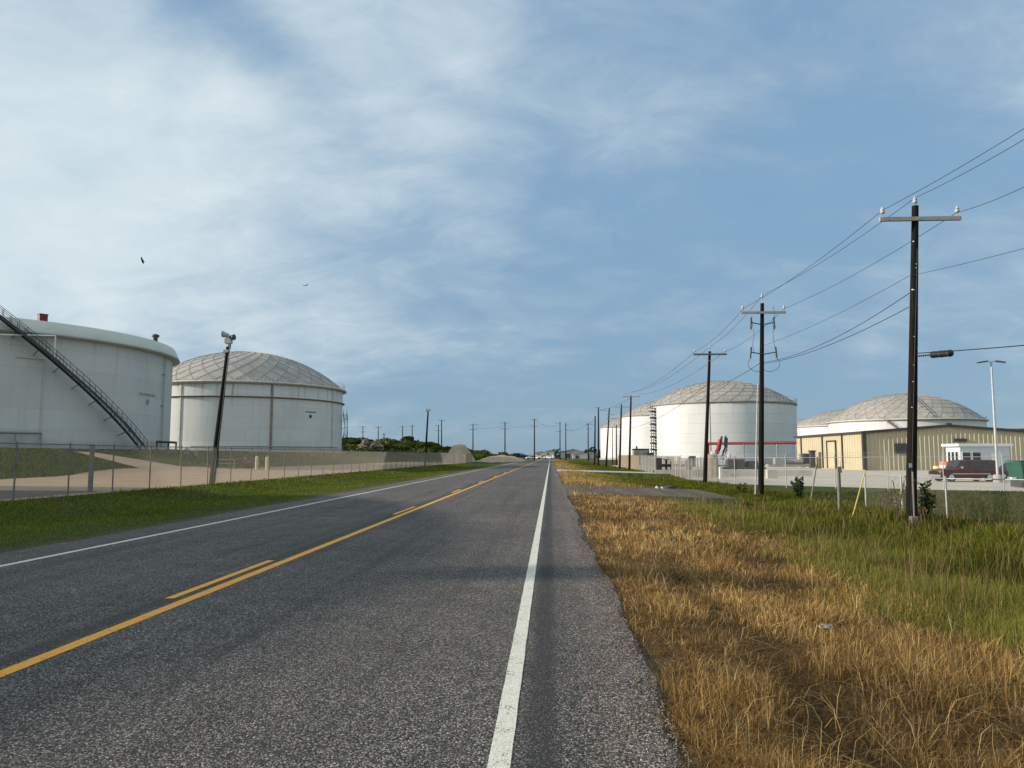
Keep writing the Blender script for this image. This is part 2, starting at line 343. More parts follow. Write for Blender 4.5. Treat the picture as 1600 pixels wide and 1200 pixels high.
# dirt track, side path, driveways, lot
sheet('dirt_track', 'dirt', -36, -19.15, lambda x: np.interp(x, [-36, -35, -33.5, -31, -30], [62, 57, 51, 8, 8]), lambda x: np.interp(x, [-36, -34.5, -33.5], [76, 80, 190]), .008, step=.5)
sheet('dirt_path', 'dirt', -46, -35.6, lambda x: np.interp(x, [-46, -36], [72.6, 66]), lambda x: np.interp(x, [-46, -36], [75.2, 74]), .012, step=.6)
sheet('gravel_track', 'gravel', -33.5, -20, 5, 34, .012)
def drive(name, mat, y0, y1, xa, xb, flare, ztop):
    mb = MB(); xs = np.linspace(xa, xb, 22); vs = []
    for i, x in enumerate(xs):
        f = flare*max(0, 1-(x-xa)/3.2)**2; z = ztop(x)
        w = .12*sin(x*2.1+y0)+.1*sin(x*5.3)
        for y, zz in ((y0-f-1.3+w, hz(x)-.03), (y0-f+w, z), ((y0+y1)/2, z+.02), (y1+f-w, z), (y1+f+1.3-w, hz(x)-.03)): vs.append((x, y, zz))
    mb.add(vs, [(5*i+k, 5*i+5+k, 5*i+6+k, 5*i+1+k) for i in range(len(xs)-1) for k in (1, 2)], 0)
    mb.add(vs, [(5*i+k, 5*i+5+k, 5*i+6+k, 5*i+1+k) for i in range(len(xs)-1) for k in (0, 3)], 1)
    return struct(mb.build(name, [mat, 'ground']))
drive('gravel_driveway', 'gravel', 34.5, 43.5, .62, 8.2, 3.0, lambda x: float(np.interp(x, [.6, 3, 12], [-.03, -.10, -.42])))
drive('limestone_driveway', 'pale', 82, 90, .62, 12.5, 4, lambda x: float(np.interp(x, [.6, 3, 12], [-.03, -.06, -.3])))
sheet('parking_lot', 'lot', 13.2, 120, lambda x: np.interp(x, [13, 26, 30, 120], [62, 47.5, 47.2, 46]), 152, .01, step=4)
sheet('gravel_apron', 'pale', 11.2, 20, lambda x: 62+.8*sin(x*2), lambda x: 175, .006)

# ------------------------------------------------------------------ hills behind
def hill(name, mat, x0, x1, y0, y1, f, nx=60, ny=24, lab=None):
    mb = MB(); vs = []
    for j in range(ny+1):
        for i in range(nx+1):
            x, y = x0+(x1-x0)*i/nx, y0+(y1-y0)*j/ny; vs.append((x, y, f(x, y, i/nx, j/ny)))
    mb.add(vs, [(j*(nx+1)+i, j*(nx+1)+i+1, (j+1)*(nx+1)+i+1, (j+1)*(nx+1)+i) for j in range(ny) for i in range(nx)], 0, True)
    return struct(mb.build(name, mat))
def hf(x, y, u, v):
    e = math.exp(-((v-.45)/.26)**2) ; top = float(np.interp(u, [0, .08, .3, .62, .72, .82, 1], [0, 5.6, 6.0, 5.7, 4.6, 2.6, 0]))
    return hz(x)*.2-.3 + e*(top + .5*sin(x*.31+y*.11) + .4*sin(x*.83+1) + .3*sin(y*.6))
hill('levee_hill', 'hill', -118, -6, 200, 300, hf, 90, 26)
def sf(x, y, u, v):
    r = math.hypot((u-.5)*2, (v-.5)*2); return -.2 + min(4.6, 6.8*max(0, 1-r)**.9) + .35*sin(x*1.1)*sin(y*.9)*max(0, 1-r)
sx0 = gx(718, 206); hill('sand_mound', 'sand', sx0-4.5, sx0+4.5, 197, 215, sf, 24, 18)
def sf2(x, y, u, v): return -.3 + 1.9*math.sin(PI*u)**.6*math.sin(PI*v)**.8 + .2*sin(x)*sin(y*.7)
hill('sand_bank', 'sand', gx(742, 215), gx(822, 215), 205, 240, sf2, 30, 10)

# ------------------------------------------------------------------ foliage
def leaf_mesh(nm, nl, dims, size, cols, clumps, mat='leaf'):
    """many small leaf faces gathered in clumps through the crown's volume"""
    d = np.array(dims); cc = rng.normal(size=(clumps, 3)); cc /= np.linalg.norm(cc, axis=1)[:, None]; cc *= rng.uniform(.35, .85, (clumps, 1)); cc[:, 2] = np.abs(cc[:, 2])*1.0-.15
    idx = rng.integers(0, clumps, nl); p = rng.normal(size=(nl, 3)); p /= np.linalg.norm(p, axis=1)[:, None]; p *= rng.uniform(.3, 1, (nl, 1))**.4
    p = (cc[idx] + p*rng.uniform(.22, .46, (clumps, 1))[idx])*d; p[:, 2] += d[2]*.55; p[:, 2] = np.maximum(p[:, 2], -.1)
    a = rng.normal(size=(nl, 3)); a /= np.linalg.norm(a, axis=1)[:, None]; b = np.cross(a, rng.normal(size=(nl, 3))); b /= np.linalg.norm(b, axis=1)[:, None]
    s = size*rng.uniform(.6, 1.4, (nl, 1))
    V = np.stack([p-a*s, p-b*s*.5, p+a*s, p+b*s*.5], 1).reshape(-1, 3)
    me = np_mesh(nm, V, np.arange(nl*4).reshape(-1, 4), mat)
    ci = rng.integers(0, len(cols), clumps)[idx]; c = np.array(cols)[ci]*rng.uniform(.7, 1.3, (nl, 1))
    setcol(me, np.repeat(c, 4, 0)); return me
def np_mesh(nm, V, Q, mat, T=None):
    me = bpy.data.meshes.new(nm); nq = len(Q); ntri = 0 if T is None else len(T)
    me.vertices.add(len(V)); me.vertices.foreach_set('co', V.astype(np.float32).ravel())
    li = np.concatenate([Q.ravel()] + ([T.ravel()] if ntri else [])).astype(np.int32)
    me.loops.add(len(li)); me.loops.foreach_set('vertex_index', li)
    st = np.concatenate([np.arange(nq)*4] + ([nq*4+np.arange(ntri)*3] if ntri else [])).astype(np.int32)
    me.polygons.add(nq+ntri); me.polygons.foreach_set('loop_start', st)
    me.update(calc_edges=True); me.validate(); me.materials.append(MT[mat]); return me
def setcol(me, c):
    a = me.attributes.new('blade_col', 'FLOAT_COLOR', 'POINT'); c4 = np.concatenate([c, np.ones((len(c), 1))], 1).astype(np.float32)
    a.data.foreach_set('color', c4.ravel())
def vnoise0(x, y): return np.sin(x*.31+y*.2)+np.sin(x*.17-y*.43+1)*.7+np.sin(x*.9+y*.7)*.4
G1 = [(.055, .085, .014), (.080, .110, .018), (.115, .130, .030), (.055, .075, .017)]
G2 = [(.030, .048, .013), (.042, .062, .015), (.058, .078, .02)]
def shrub_proto(nm, nl, dims, size, cols, clumps):
    t = thing(nm, 'shrub', 'shrub')
    o = bpy.data.objects.new('crown', leaf_mesh('crown', nl, dims, size, cols, clumps)); COL.objects.link(o); o.parent = t
    mb = MB()
    for k in range(4):
        a = k*1.6; mb.tube((0, 0, -.4), (cos(a)*dims[0]*.4, sin(a)*dims[1]*.4, dims[2]*.7), .12, .03, 6)
    mb.build('trunk', 'bark', t); return t
protos = [shrub_proto('shrub', 1500, (5.2, 3.6, 2.1), .40, G1, 15), shrub_proto('shrub', 1500, (3.6, 3.2, 2.6), .36, G2, 12), shrub_proto('shrub', 1300, (4.4, 3.2, 1.6), .36, G1+[(.10, .10, .03)], 14)]
lab = ['broad mid green shrub on the levee hill beyond the left tanks', 'dark rounded evergreen shrub on the levee hill beyond the left tanks', 'low yellow green shrub on the slope of the levee hill']
used = [False]*3; spots = []
for px in range(540, 838, 17):
    for row in range(3):
        if row == 0 and 700 < px < 738: continue
        if px > 745 and row == 0: continue
        spots.append((px+random.uniform(-6, 6), (217, 232, 246)[row]+random.uniform(-4, 4), row))
lo = (-118, 200)
for px, Y, row in spots:
    x = gx(px, Y); u, v = (x+118)/112, (Y-200)/100
    if u > .99: continue
    z = hf(x, Y, u, v)
    k = (2, 0, 1)[row] if random.random() < .65 else random.randrange(3)
    sc = random.uniform(.6, 1.05)*(1 if px < 745 else .62)
    t = protos[k] if not used[k] else None
    if t is None: t = copy_thing(protos[k], (x, Y, z), random.uniform(0, 6), lab[k], 'shrubs on the levee hill, kind %d' % (k+1))
    else: used[k] = True; t.location = (x, Y, z); t['label'] = lab[k]; t['group'] = 'shrubs on the levee hill, kind %d' % (k+1)
    t.scale = (sc, sc, sc*random.uniform(.38, .62))
# low scrub that covers the levee, one mass
nl = 26000; xx = rng.uniform(-112, -9, nl); yy = rng.uniform(205, 262, nl); zz = np.array([hf(a, b, (a+118)/112, (b-200)/100) for a, b in zip(xx, yy)])
k = zz > .7; xx, yy, zz = xx[k], yy[k], zz[k]; nl = len(xx); hs = .55+.5*vnoise0(xx, yy)
P = np.stack([xx, yy, zz+rng.uniform(0, 1, nl)*np.maximum(hs, .12)], 1); a = rng.normal(size=(nl, 3))*.24; b = rng.normal(size=(nl, 3))*.24
me = np_mesh('levee_scrub', np.stack([P-a, P-b, P+a, P+b], 1).reshape(-1, 3), np.arange(nl*4).reshape(-1, 4), 'leaf')
setcol(me, np.repeat(np.array([(.075, .10, .018), (.10, .12, .025), (.05, .072, .014), (.15, .15, .045)])[rng.choice(4, nl, p=[.4, .25, .25, .1])]*rng.uniform(.7, 1.3, (nl, 1)), 4, 0)); o = bpy.data.objects.new('levee_scrub', me); COL.objects.link(o); struct(o, 'stuff')
# distant wood on the horizon, one mass
V = []; 
nl = 16000; xx = rng.uniform(-420, 620, nl); yy = 640+rng.uniform(0, 40, nl)
hh = 4.2 + 2.2*np.sin(xx*.05) + 1.5*np.sin(xx*.17+1) + 1.*np.sin(xx*.41)
hh = np.where((xx > 60) & (xx < 330), hh*.55, hh)
P = np.stack([xx, yy, rng.uniform(-.3, 1, nl)*np.maximum(hh, 1.)], 1); a = rng.normal(size=(nl, 3)); b = rng.normal(size=(nl, 3)); 
a *= .8; b *= .8
me = np_mesh('distant_wood', np.stack([P-a, P-b, P+a, P+b], 1).reshape(-1, 3), np.arange(nl*4).reshape(-1, 4), 'leaf')
setcol(me, np.repeat(np.array([(.030, .040, .022)])*rng.uniform(.6, 1.5, (nl, 1)), 4, 0)); o = bpy.data.objects.new('distant_wood', me); COL.objects.link(o); struct(o, 'stuff')
# rubble heaps among the shrubs
for px, w, lb in ((571, 4.2, 'pale grey heap of broken concrete with dark gaps on the green hill'), (588, 3.6, 'tan pointed heap of rubble on the green hill, right of the grey heap')):
    Y = 222; p = at(px, 697, Y); mb = MB()
    for k in range(70):
        a = random.uniform(0, 2*PI); r = random.uniform(0, w*.5)
        mb.box((r*cos(a), r*sin(a), random.uniform(-1.6, 0)+1.9*(1-r/(w*.5))), (random.uniform(.5, 1.7), random.uniform(.4, 1.2), random.uniform(.15, .45)), random.uniform(0, 6), random.uniform(-.6, .6), random.uniform(-.6, .6))
    o = mb.build('rubble_heap', 'rock'); o.location = (p.x, Y, p.z); tag(o, lb, 'rubble')

# ------------------------------------------------------------------ tanks
SEG = 144
def dome(mb, Rr, z0, rise, n=28, rings=8, style='diamond'):
    """geodesic cover: flat panels between raised battens"""
    Rs = (Rr*Rr+rise*rise)/(2*rise); amax = math.asin(Rr/Rs)
    def P(k, i):
        a = amax*(1-k/rings); t = 2*PI*(i+(.5 if k % 2 else 0))/n
        return Vector((Rs*sin(a)*cos(t), Rs*sin(a)*sin(t), z0+rise-Rs+Rs*cos(a)))
    def bat(a, b): 
        d = (b-a).normalized(); up = ((a+b)/2 - Vector((0, 0, z0+rise-Rs))).normalized(); s_ = d.cross(up)*.09
        vs = [a+s_-up*.05, a-s_-up*.05, b-s_-up*.05, b+s_-up*.05, a+s_+up*.07, a-s_+up*.07, b-s_+up*.07, b+s_+up*.07]
        mb.add(vs, [(4, 5, 6, 7), (0, 4, 7, 3), (1, 2, 6, 5)], 1)
    for k in range(rings):
        if k == rings-1:
            for i in range(n): mb.add([P(k, i), P(k, i+1), P(rings, 0)], [(0, 1, 2)], 0, False, random.random())
            continue
        for i in range(n):
            o = 0 if k % 2 == 0 else 1
            a, b, c = P(k, i), P(k, i+1), P(k+1, i+o); d = P(k+1, i+1+o)
            t = random.random()
            mb.add([a, b, c], [(0, 1, 2)], 0, False, t); mb.add([b, d, c], [(0, 1, 2)], 0, False, min(1, max(0, t+random.uniform(-.3, .3))))
            bat(a, c); bat(b, c)
            if style == 'triangle' and k: bat(a, b)
def tank(loc, Rr, H, lb, mat, rise=0, rings=8, n=28, style='diamond', rim='ring', group='white oil storage tanks'):
    t = thing('storage_tank', lb, 'storage tank', loc, 0, group)
    mb = MB(); mb.lathe([(Rr, -.6), (Rr, H)], SEG); mb.build('shell', mat, t)
    mb = MB(); mb.lathe([(Rr, .35), (Rr+.9, .3), (Rr+1., -.6)], SEG); mb.build('foundation_ring', 'concrete', t)
    if rise:
        mb = MB(); dome(mb, Rr+.1, H+.25, rise, n, rings, style); mb.build('roof', ['roof', 'rib'], t)
    else:
        mb = MB(); mb.lathe([(Rr-.05, H-.3), (Rr*.5, H+.3), (.01, H+.7)], SEG); mb.build('roof', 'rim', t)
    if rim == 'ring':
        mb = MB(); mb.lathe([(Rr+.01, H-.55), (Rr+.75, H-.25), (Rr+.95, H-.2), (Rr+.95, H+.15), (Rr+.1, H+.3)], SEG); mb.build('rim', 'rim', t)
    elif rim == 'fascia':
        mb = MB(); mb.lathe([(Rr+.02, H-1.85), (Rr+1.0, H-1.7), (Rr+.95, H-1.45), (Rr+.3, H-.05), (Rr+.15, H), (Rr-.25, H), (Rr-.25, H-.5)], SEG); mb.build('rim', 'fascia', t)
    elif rim == 'thin':
        mb = MB(); mb.lathe([(Rr+.01, H-.2), (Rr+.22, H-.18), (Rr+.22, H+.25), (Rr-.1, H+.3)], SEG); mb.build('rim', 'rib', t)
    return t
def ring_rail(t, Rr, z, a0, a1, n=24, h=1.1, mat='galv'):
    mb = MB(); pts = [(Rr*cos(a0+(a1-a0)*i/n), Rr*sin(a0+(a1-a0)*i/n)) for i in range(n+1)]
    for x, y in pts: mb.tube((x, y, z), (x, y, z+h), .03, n=5)
    for hh in (h*.5, h): mb.path([(x, y, z+hh) for x, y in pts], .03, 5)
    mb.build('railing', mat, t)
def stair(t, Rr, a0, a1, z0, z1, w=.9, n=70, mat='dark', gap=.25):
    """stair winding up the shell: treads, two stringers, hand rails"""
    m1, m2 = MB(), MB()
    def P(i, r, dz): a = a0+(a1-a0)*i/n; return Vector((r*cos(a), r*sin(a), z0+(z1-z0)*i/n+dz))
    for i in range(n):
        a = a0+(a1-a0)*(i+.5)/n; r = Rr+gap+w/2
        m1.box((r*cos(a), r*sin(a), z0+(z1-z0)*(i+.5)/n), (w, .34, .05), a)
    for r in (Rr+gap, Rr+gap+w):
        for i in range(n):
            a, b, c, d = P(i, r, -.22), P(i+1, r, -.22), P(i+1, r, .16), P(i, r, .16)
            a2, b2, c2, d2 = P(i, r+.05, -.22), P(i+1, r+.05, -.22), P(i+1, r+.05, .16), P(i, r+.05, .16)
            m1.add([a, b, c, d, a2, b2, c2, d2], [(0, 1, 2, 3), (4, 7, 6, 5), (3, 2, 6, 7), (0, 4, 5, 1)])
    s = m1.build('stair', mat, t)
    for r in (Rr+gap+w, Rr+gap+.04):
        m2 = MB()
        for i in range(0, n, 1):
            m2.tube(P(i, r, 1.12), P(i+1, r, 1.12), .035, n=5); m2.tube(P(i, r, .62), P(i+1, r, .62), .025, n=5)
            if i % 3 == 0: m2.tube(P(i, r, .1), P(i, r, 1.12), .03, n=5)
        m2.build('handrail', mat, s)
    for i in range(4, n, 9): br = MB(); br.tube(P(i, Rr-.05, -.9), P(i, Rr+gap+w, -.2), .05, n=5); br.build('bracket', mat, s)
def ang_on(px, py, c, Rr):
    d = CM @ Vector(((px-800)/1200, (600-py)/1200, -1)); dx, dy = d.x, d.y
    A = dx*dx+dy*dy; B = -2*(dx*c[0]+dy*c[1]); C = c[0]**2+c[1]**2-Rr*Rr; D = B*B-4*A*C
    s = (-B-math.sqrt(max(D, 0)))/(2*A); x, y = dx*s-c[0], dy*s-c[1]
    return math.atan2(y, x), 1.6+d.z*s
def mark(t, Rr, a, z, w, mat='dark'):
    """faded stencilled word above a round emblem, too far away to read"""
    mb = MB(); x = -w/2
    for k, ww in enumerate((.5, .28, .5, .34, .42, .3, .5, .36)):
        th = a + (x+ww/2)/Rr
        hh = (.34, .26, .3, .4, .3, .26, .36, .3)[k]
        mb.box(((Rr+.012)*cos(th), (Rr+.012)*sin(th), z), (.02, ww*w/3.6*.8, hh), th); x += (ww+.05)*w/3.6
    mb.build('lettering', mat, t)
    mb = MB(); th = a - .1/Rr; c = Vector(((Rr)*cos(th), Rr*sin(th), z-1.0)); nrm = Vector((cos(th), sin(th), 0))
    mb.tube(c-nrm*.02, c+nrm*.03, .42, .42, 20); mb.build('emblem', mat, t)

# left big tank
c1 = (-81.5, 103.5, 2.25); R1, H1 = 26, 15.4
t1 = tank(c1, R1, H1, 'large flat topped white tank cut by left edge, with a long dark stair', shell_mat('white_shell_streaked', R1, H1, (.64, .625, .59), .6, 2.45, .08), 0, rim='fascia')
a0, _ = ang_on(216, 700, c1, R1+.6); a1, _ = ang_on(-30, 480, c1, R1+.6)
aa, zz = ang_on(0, 494, c1, R1+1.1)
slope = (zz-c1[2]-.3)/(aa-a0); zt = (a1-a0)*slope
stair(t1, R1, a0, a0+(a1-a0)*1.0, .15, .15+zt, 1.0, 80, 'dark', .95)
def on1(px, py, r=0): a, z = ang_on(px, py, c1, R1+r); return a, z-c1[2]
a, z = on1(72, 505, .2); mb = MB(); mb.box(((R1-1)*cos(a), (R1-1)*sin(a), H1+.5), (.8, .9, .8), a); mb.box(((R1-1)*cos(a), (R1-1)*sin(a), H1+.94), (.9, 1.0, .1), a); mb.build('roof_hatch', 'red', t1)
a, z = on1(256, 540, .2); mb = MB(); mb.lathe([(.3, -.5), (.3, .9), (.5, .95), (.5, 1.25), (.05, 1.4)], 14, ((R1-1)*cos(a), (R1-1)*sin(a), H1)); mb.build('vent', 'dark', t1)
a, z = on1(78, 560, .3); mb = MB(); rr = R1+1.5
zt_ = on1(78, 524, 1.5)[1]; mb.tube((rr*cos(a), rr*sin(a), zt_), (rr*cos(a), rr*sin(a), z), .09); al = on1(-10, 523, 1.5)
mb.path([(rr*cos(a+(al[0]-a)*i/12), rr*sin(a+(al[0]-a)*i/12), zt_+(al[1]-zt_)*i/12) for i in range(13)], .1); mb.build('cable_tray', 'white', t1)
a, z = on1(254, 640, .15); mb = MB()
for off in (-.22, .22): mb.tube(((R1+.2)*cos(a+off/R1), (R1+.2)*sin(a+off/R1), .4), ((R1+.2)*cos(a+off/R1), (R1+.2)*sin(a+off/R1), H1-1.8), .03, n=5)
for k in range(40): mb.tube(((R1+.2)*cos(a-.22/R1), (R1+.2)*sin(a-.22/R1), .6+k*.32), ((R1+.2)*cos(a+.22/R1), (R1+.2)*sin(a+.22/R1), .6+k*.32), .018, n=4)
for k in (1.5, 6.5, 11): mb.box(((R1+.12)*cos(a), (R1+.12)*sin(a), k), (.24, .7, .12), a)
mb.build('gauge_pipe', 'gravelgrey', t1)
a, z = on1(66, 620, .1); mb = MB(); mb.tube(((R1+.12)*cos(a), (R1+.12)*sin(a), .2), ((R1+.12)*cos(a), (R1+.12)*sin(a), H1-4.6), .06); a2 = on1(24, 567, .1)[0]
mb.path([((R1+.12)*cos(a+(a2-a)*i/5), (R1+.12)*sin(a+(a2-a)*i/5), H1-4.6) for i in range(6)], .05); mb.build('conduit', 'fascia', t1)
mb = MB(); a, b = on1(-20, 677, .6)[0], on1(64, 678, .6)[0]
pts = [((R1+.7)*cos(a+(b-a)*i/8), (R1+.7)*sin(a+(b-a)*i/8), 2.0) for i in range(9)]; mb.path(pts, .16)
for p in pts[::4]: mb.tube((p[0], p[1], -.2), p, .09)
mb.build('foam_pipe', 'gravelgrey', t1)
mb = MB(); a, b = on1(236, 695, .8)[0], on1(266, 695, .8)[0]
pts = [((R1+1.6)*cos(a+(b-a)*i/4), (R1+1.6)*sin(a+(b-a)*i/4), 1.25) for i in range(5)]; mb.path(pts, .17)
for p in pts[::2]: mb.tube((p[0], p[1], -.4), p, .12); mb.box((p[0], p[1], .1), (.5, .5, .3))
mb.build('manifold_pipe', 'dark', t1)
a, z = on1(232, 617, .05); mark(t1, R1, a, z, 4.2, 'gravelgrey')
# left second tank with dome
c2 = (gx(381, 188), 188, 2.3); R2, H2 = 23.7, 15.6
t2 = tank(c2, R2, H2, 'white domed tank with rusty rim ring, behind the leaning siren pole', shell_mat('white_shell_rusty', R2, H2, (.67, .67, .645), 1., 2.6, .11), 9.2, 11, 34)
def on2(px, py, r=0): a, z = ang_on(px, py, c2, R2+r); return a, z-c2[2]
mb = MB(); zg = on2(400, 619, .4)[1]; mb.lathe([(R2+.01, zg-.35), (R2+.55, zg-.1), (R2+.55, zg), (R2+.01, zg+.05)], SEG); mb.build('wind_girder', 'rust', t2)
for px in (424, 281, 519): 
    a = on2(px, 650)[0]; mb = MB(); mb.box(((R2+.1)*cos(a), (R2+.1)*sin(a), H2*.5), (.22, .5, H2-.4), a); mb.build('stiffener', 'rim' if px != 424 else 'rust', t2)
mb = MB(); aL, aR = on2(300, 697)[0], on2(524, 697)[0]
mb.path([((R2+.5)*cos(aL+(aR-aL)*i/20), (R2+.5)*sin(aL+(aR-aL)*i/20), 1.3) for i in range(21)], .11)
for i in range(0, 21, 4): x, y = (R2+.5)*cos(aL+(aR-aL)*i/20), (R2+.5)*sin(aL+(aR-aL)*i/20); mb.tube((x, y, 0), (x, y, 1.3), .06)
mb.build('foam_pipe', 'rib', t2)
ring_rail(t2, R2+.4, H2+.25, on2(528, 600)[0]-.1, on2(528, 600)[0]+1.2, 16, 1.3, 'galv'); ring_rail(t2, R2+.2, H2+.25, aL-.6, aR, 60, .8, 'rim')
ae = on2(529, 650)[0]; stair(t2, R2, ae+.55, ae+.1, .3, H2*.62, .9, 44, 'dark', .5)
a, z = on2(486, 644, .05); mark(t2, R2, a, z, 3.2, 'dark')
# unseen tank left of the frame, added so its shadow crosses the near lane
c0 = (-81.5, 6, 2.25); t0 = tank(c0, R1, H1, 'unseen flat topped white tank left of the frame, added for its shadow on the near lane', shell_mat('white_shell_near', R1, H1, (.64, .625, .59), .6), 0, rim='fascia')
mb = MB(); mb.box((R1-1.5, -2.2, H1+.5), (2.2, 1.0, 1.8)); mb.box((R1-1.5, -2.2, H1+1.5), (2.5, 1.1, .2)); mb.build('roof_shadow_block', 'white', t0)  # unseen roof block, added to cast the dark band across the road
# right tanks
def px_tank(px, depth, half, H, z0, lb, rise, rim='thin', rings=9, n=30, style='triangle', col=(.70, .70, .685), streak=.2):
    dcen = depth; c = at(px, 712, depth); Rr = half; 
    return tank((c.x, c.y, z0), Rr, H, lb, shell_mat('white_shell_right', Rr, H, col, streak, 2.4, .12, seamcol=.78), rise, rings, n, style, rim), (c.x, c.y, z0), Rr, H
t3, c3, R3, H3 = px_tank(1129, 208, 18.9, 14.8, -.1, 'white domed tank with plate seams, largest of the domed tanks right of the road', 6.6)
ring_rail(t3, R3+.1, H3+.3, -2.9, .6, 60, 1.3)
a = ang_on(1024, 670, c3, R3)[0]
mb = MB()
for k in range(17): mb.box(((R3+.5)*cos(a-.004*(k%2)), (R3+.5)*sin(a-.004*(k%2)), .8+k*.83), (1.4, 1.5 if k%2 else 1.1, .5 if k%2 else .14), a)
for off in (-.6, .6): mb.tube(((R3+.9)*cos(a+off/R3), (R3+.9)*sin(a+off/R3), 0), ((R3+.9)*cos(a+off/R3), (R3+.9)*sin(a+off/R3), H3), .11)
mb.build('ladder_tower', 'dark', t3)
t6, c6, R6, H6 = px_tank(1048, 300, 18.9, 16.5, -.1, 'white domed tank half hidden behind the largest domed tank right of the road', 6.6)
t7, c7, R7, H7 = px_tank(994, 418, 19, 16.5, -.1, 'farthest white domed tank in the roadside row, left of the half hidden one', 6.6)
t5, c5, R5, H5 = px_tank(1415, 318, 28.4, 15.1, 0, 'broad white domed tank rising behind the tan metal warehouse', 11.2, 'ring', 9, 36)
t4, c4, R4, H4 = px_tank(1340, 392, 31.8, 15.7, 0, 'white domed tank peeking out left behind the warehouse tank', 9.0, 'ring', 9, 36)
t8, c8, R8, H8 = px_tank(1268, 520, 22, 17.5, 0, 'small sliver of a far grey domed tank between two white tanks', 8.5, 'thin')
t9, c9, R9, H9 = px_tank(1662, 330, 30, 12.2, 0, 'low flat white tank at right edge above the warehouse roof', 0, 'ring')
# arched rolling ladder on the warehouse tank's dome and its stair
Rs = (R5*R5+11.2**2)/(2*11.2); mb = MB(); aL = math.atan2(-c5[1], -c5[0])+.12; pr = None
for k in range(15):
    b = math.asin(R5/Rs)*(1-k/14*.96); p = Vector((Rs*sin(b)*cos(aL+.25*(1-k/14)), Rs*sin(b)*sin(aL+.25*(1-k/14)), H5+11.2-Rs+Rs*cos(b)+.5))
    if pr is not None:
        for off in (-.5, .5): mb.tube(pr+Vector((off, 0, .3)), p+Vector((off, 0, .3)), .12, n=5)
        mb.box((p+pr)/2, (1.3, 1.3, .12))
    pr = p
mb.build('roof_ladder', 'gravelgrey', t5)
aS = ang_on(1382, 650, c5, R5)[0]; stair(t5, R5, aS+.42, aS, 4.5, H5+.2, 1.1, 34, 'rib', .4)
ring_rail(t5, R5+.2, H5+.3, -2.9, .4, 60, 1.2)

# ------------------------------------------------------------------ fences
def chain_fence(name, lb, pts, h, spacing, top=True, mat='galvold', wires=True, wstep=.075, barbs=0, r=.03, group=None, posts=None, thick=.0027, slat=None, braces=()):
    t = thing(name, lb, 'fence', (pts[0][0], pts[0][1], 0), 0, group); ox, oy = pts[0][0], pts[0][1]
    m3, rail, k = MB(), MB(), 0
    for (x0, y0), (x1, y1) in zip(pts, pts[1:]):
        Ln = math.hypot(x1-x0, y1-y0); n = max(1, round(Ln/spacing)); dx, dy = (x1-x0)/Ln, (y1-y0)/Ln
        def P(s, z): x, y = x0+dx*s, y0+dy*s; return Vector((x-ox, y-oy, hz(x)+z))
        for i in range(n+(1 if (x1, y1) == tuple(pts[-1]) else 0)):
            s = Ln*i/n; mb = MB(); j = random.uniform(-.02, .02)
            b = P(s, -.1); q = P(s, h+.04); q.x += j; q.y += j*.5
            mb.tube(b, q, r, n=8); mb.tube(q, q+Vector((0, 0, .05)), r*1.35, r*.4, 8)
            if barbs: mb.tube(q, q+Vector((-dy*.28, dx*.28, .3)), r*.6, n=5)
            mb.build('post', mat, t)
            if i < n: 
                if top: rail.tube(P(s, h), P(s+Ln/n, h), .021, n=6)
                for bb in range(barbs): rail.tube(P(s, h+.12+.1*bb)+Vector((-dy, dx, 0))*(.09*bb+.1), P(s+Ln/n, h+.12+.1*bb)+Vector((-dy, dx, 0))*(.09*bb+.1), .006, n=3)
        if wires:
            hh = h-.06; s = -hh
            while s < Ln:
                for sg in (0, 1):
                    a, b = (s, s+hh) if sg == 0 else (s+hh, s)
                    za, zb = .05, hh+.03
                    lo_, hi_ = max(0, min(a, b)), min(Ln, max(a, b))
                    if hi_-lo_ < .02: continue
                    f = lambda q: za+(zb-za)*(q-a)/(b-a)
                    m3.tube(P(lo_, f(lo_)), P(hi_, f(hi_)), thick, n=3, cap=False, smooth=False)
                s += wstep
        if slat:
            s = .05
            while s < Ln-.05:
                if random.random() < slat[1]: p = P(s, h/2); mi = 1; m3.box(p, (.012, .085, h-.12+random.uniform(-.05, .05)), math.atan2(dy, dx)+PI/2, mi=mi)
                s += .1
    if top or barbs: rail.build('top_rail', mat, t)
    if m3.v: m3.build('wire_mesh', ['wire', slat[0]] if slat else ['wire'], t)
    return t
chain_fence('chain_link_fence', 'long chain link fence beside the dirt track on the left side', [(-18.8, 14), (-18.8, 118)], 2.05, 3.02, True, 'galvold', True, .075)
chain_fence('slatted_fence', 'far brown slatted fence continuing the left chain link fence', [(-18.8, 118.6), (-18.8, 184)], 2.1, 3.02, True, 'galvold', True, .11, slat=('slat', .2))
xF = 13.0
chain_fence('slatted_fence', 'brown slatted roadside fence below the far white tanks on the right', [(xF, 150), (xF-.3, 112)], 2.3, 3, True, 'galvold', False, slat=('slat', .95))
chain_fence('slatted_fence', 'grey slatted roadside fence left of the open gate', [(xF-.3, 111), (xF, 78)], 2.2, 3, True, 'galv', True, .14, slat=('greyslat', .7))
chain_fence('chain_link_fence', 'grey chain link fence with barbed wire along the front of the concrete lot', [(xF+.4, 70), (14.2, 60.5), (16, 53.5), (27, 47.6), (44, 46.5)], 2.05, 2.9, True, 'galv', True, .13, 3, r=.032, thick=.002)
chain_fence('chain_link_fence', 'low chain link fence running past the foot of the nearest utility pole', [(13.3, 33.5), (13.6, 27.4), (16.2, 24.4), (28, 22.6)], 1.42, 2.75, True, 'galv', True, .09, r=.034, thick=.0016)
chain_fence('slatted_fence', 'grey slatted fence panel with close pickets behind the third utility pole', [(12.0, 71.5), (13.2, 62)], 2.0, 2.4, True, 'galvold', True, .14, slat=('greyslat', .45))
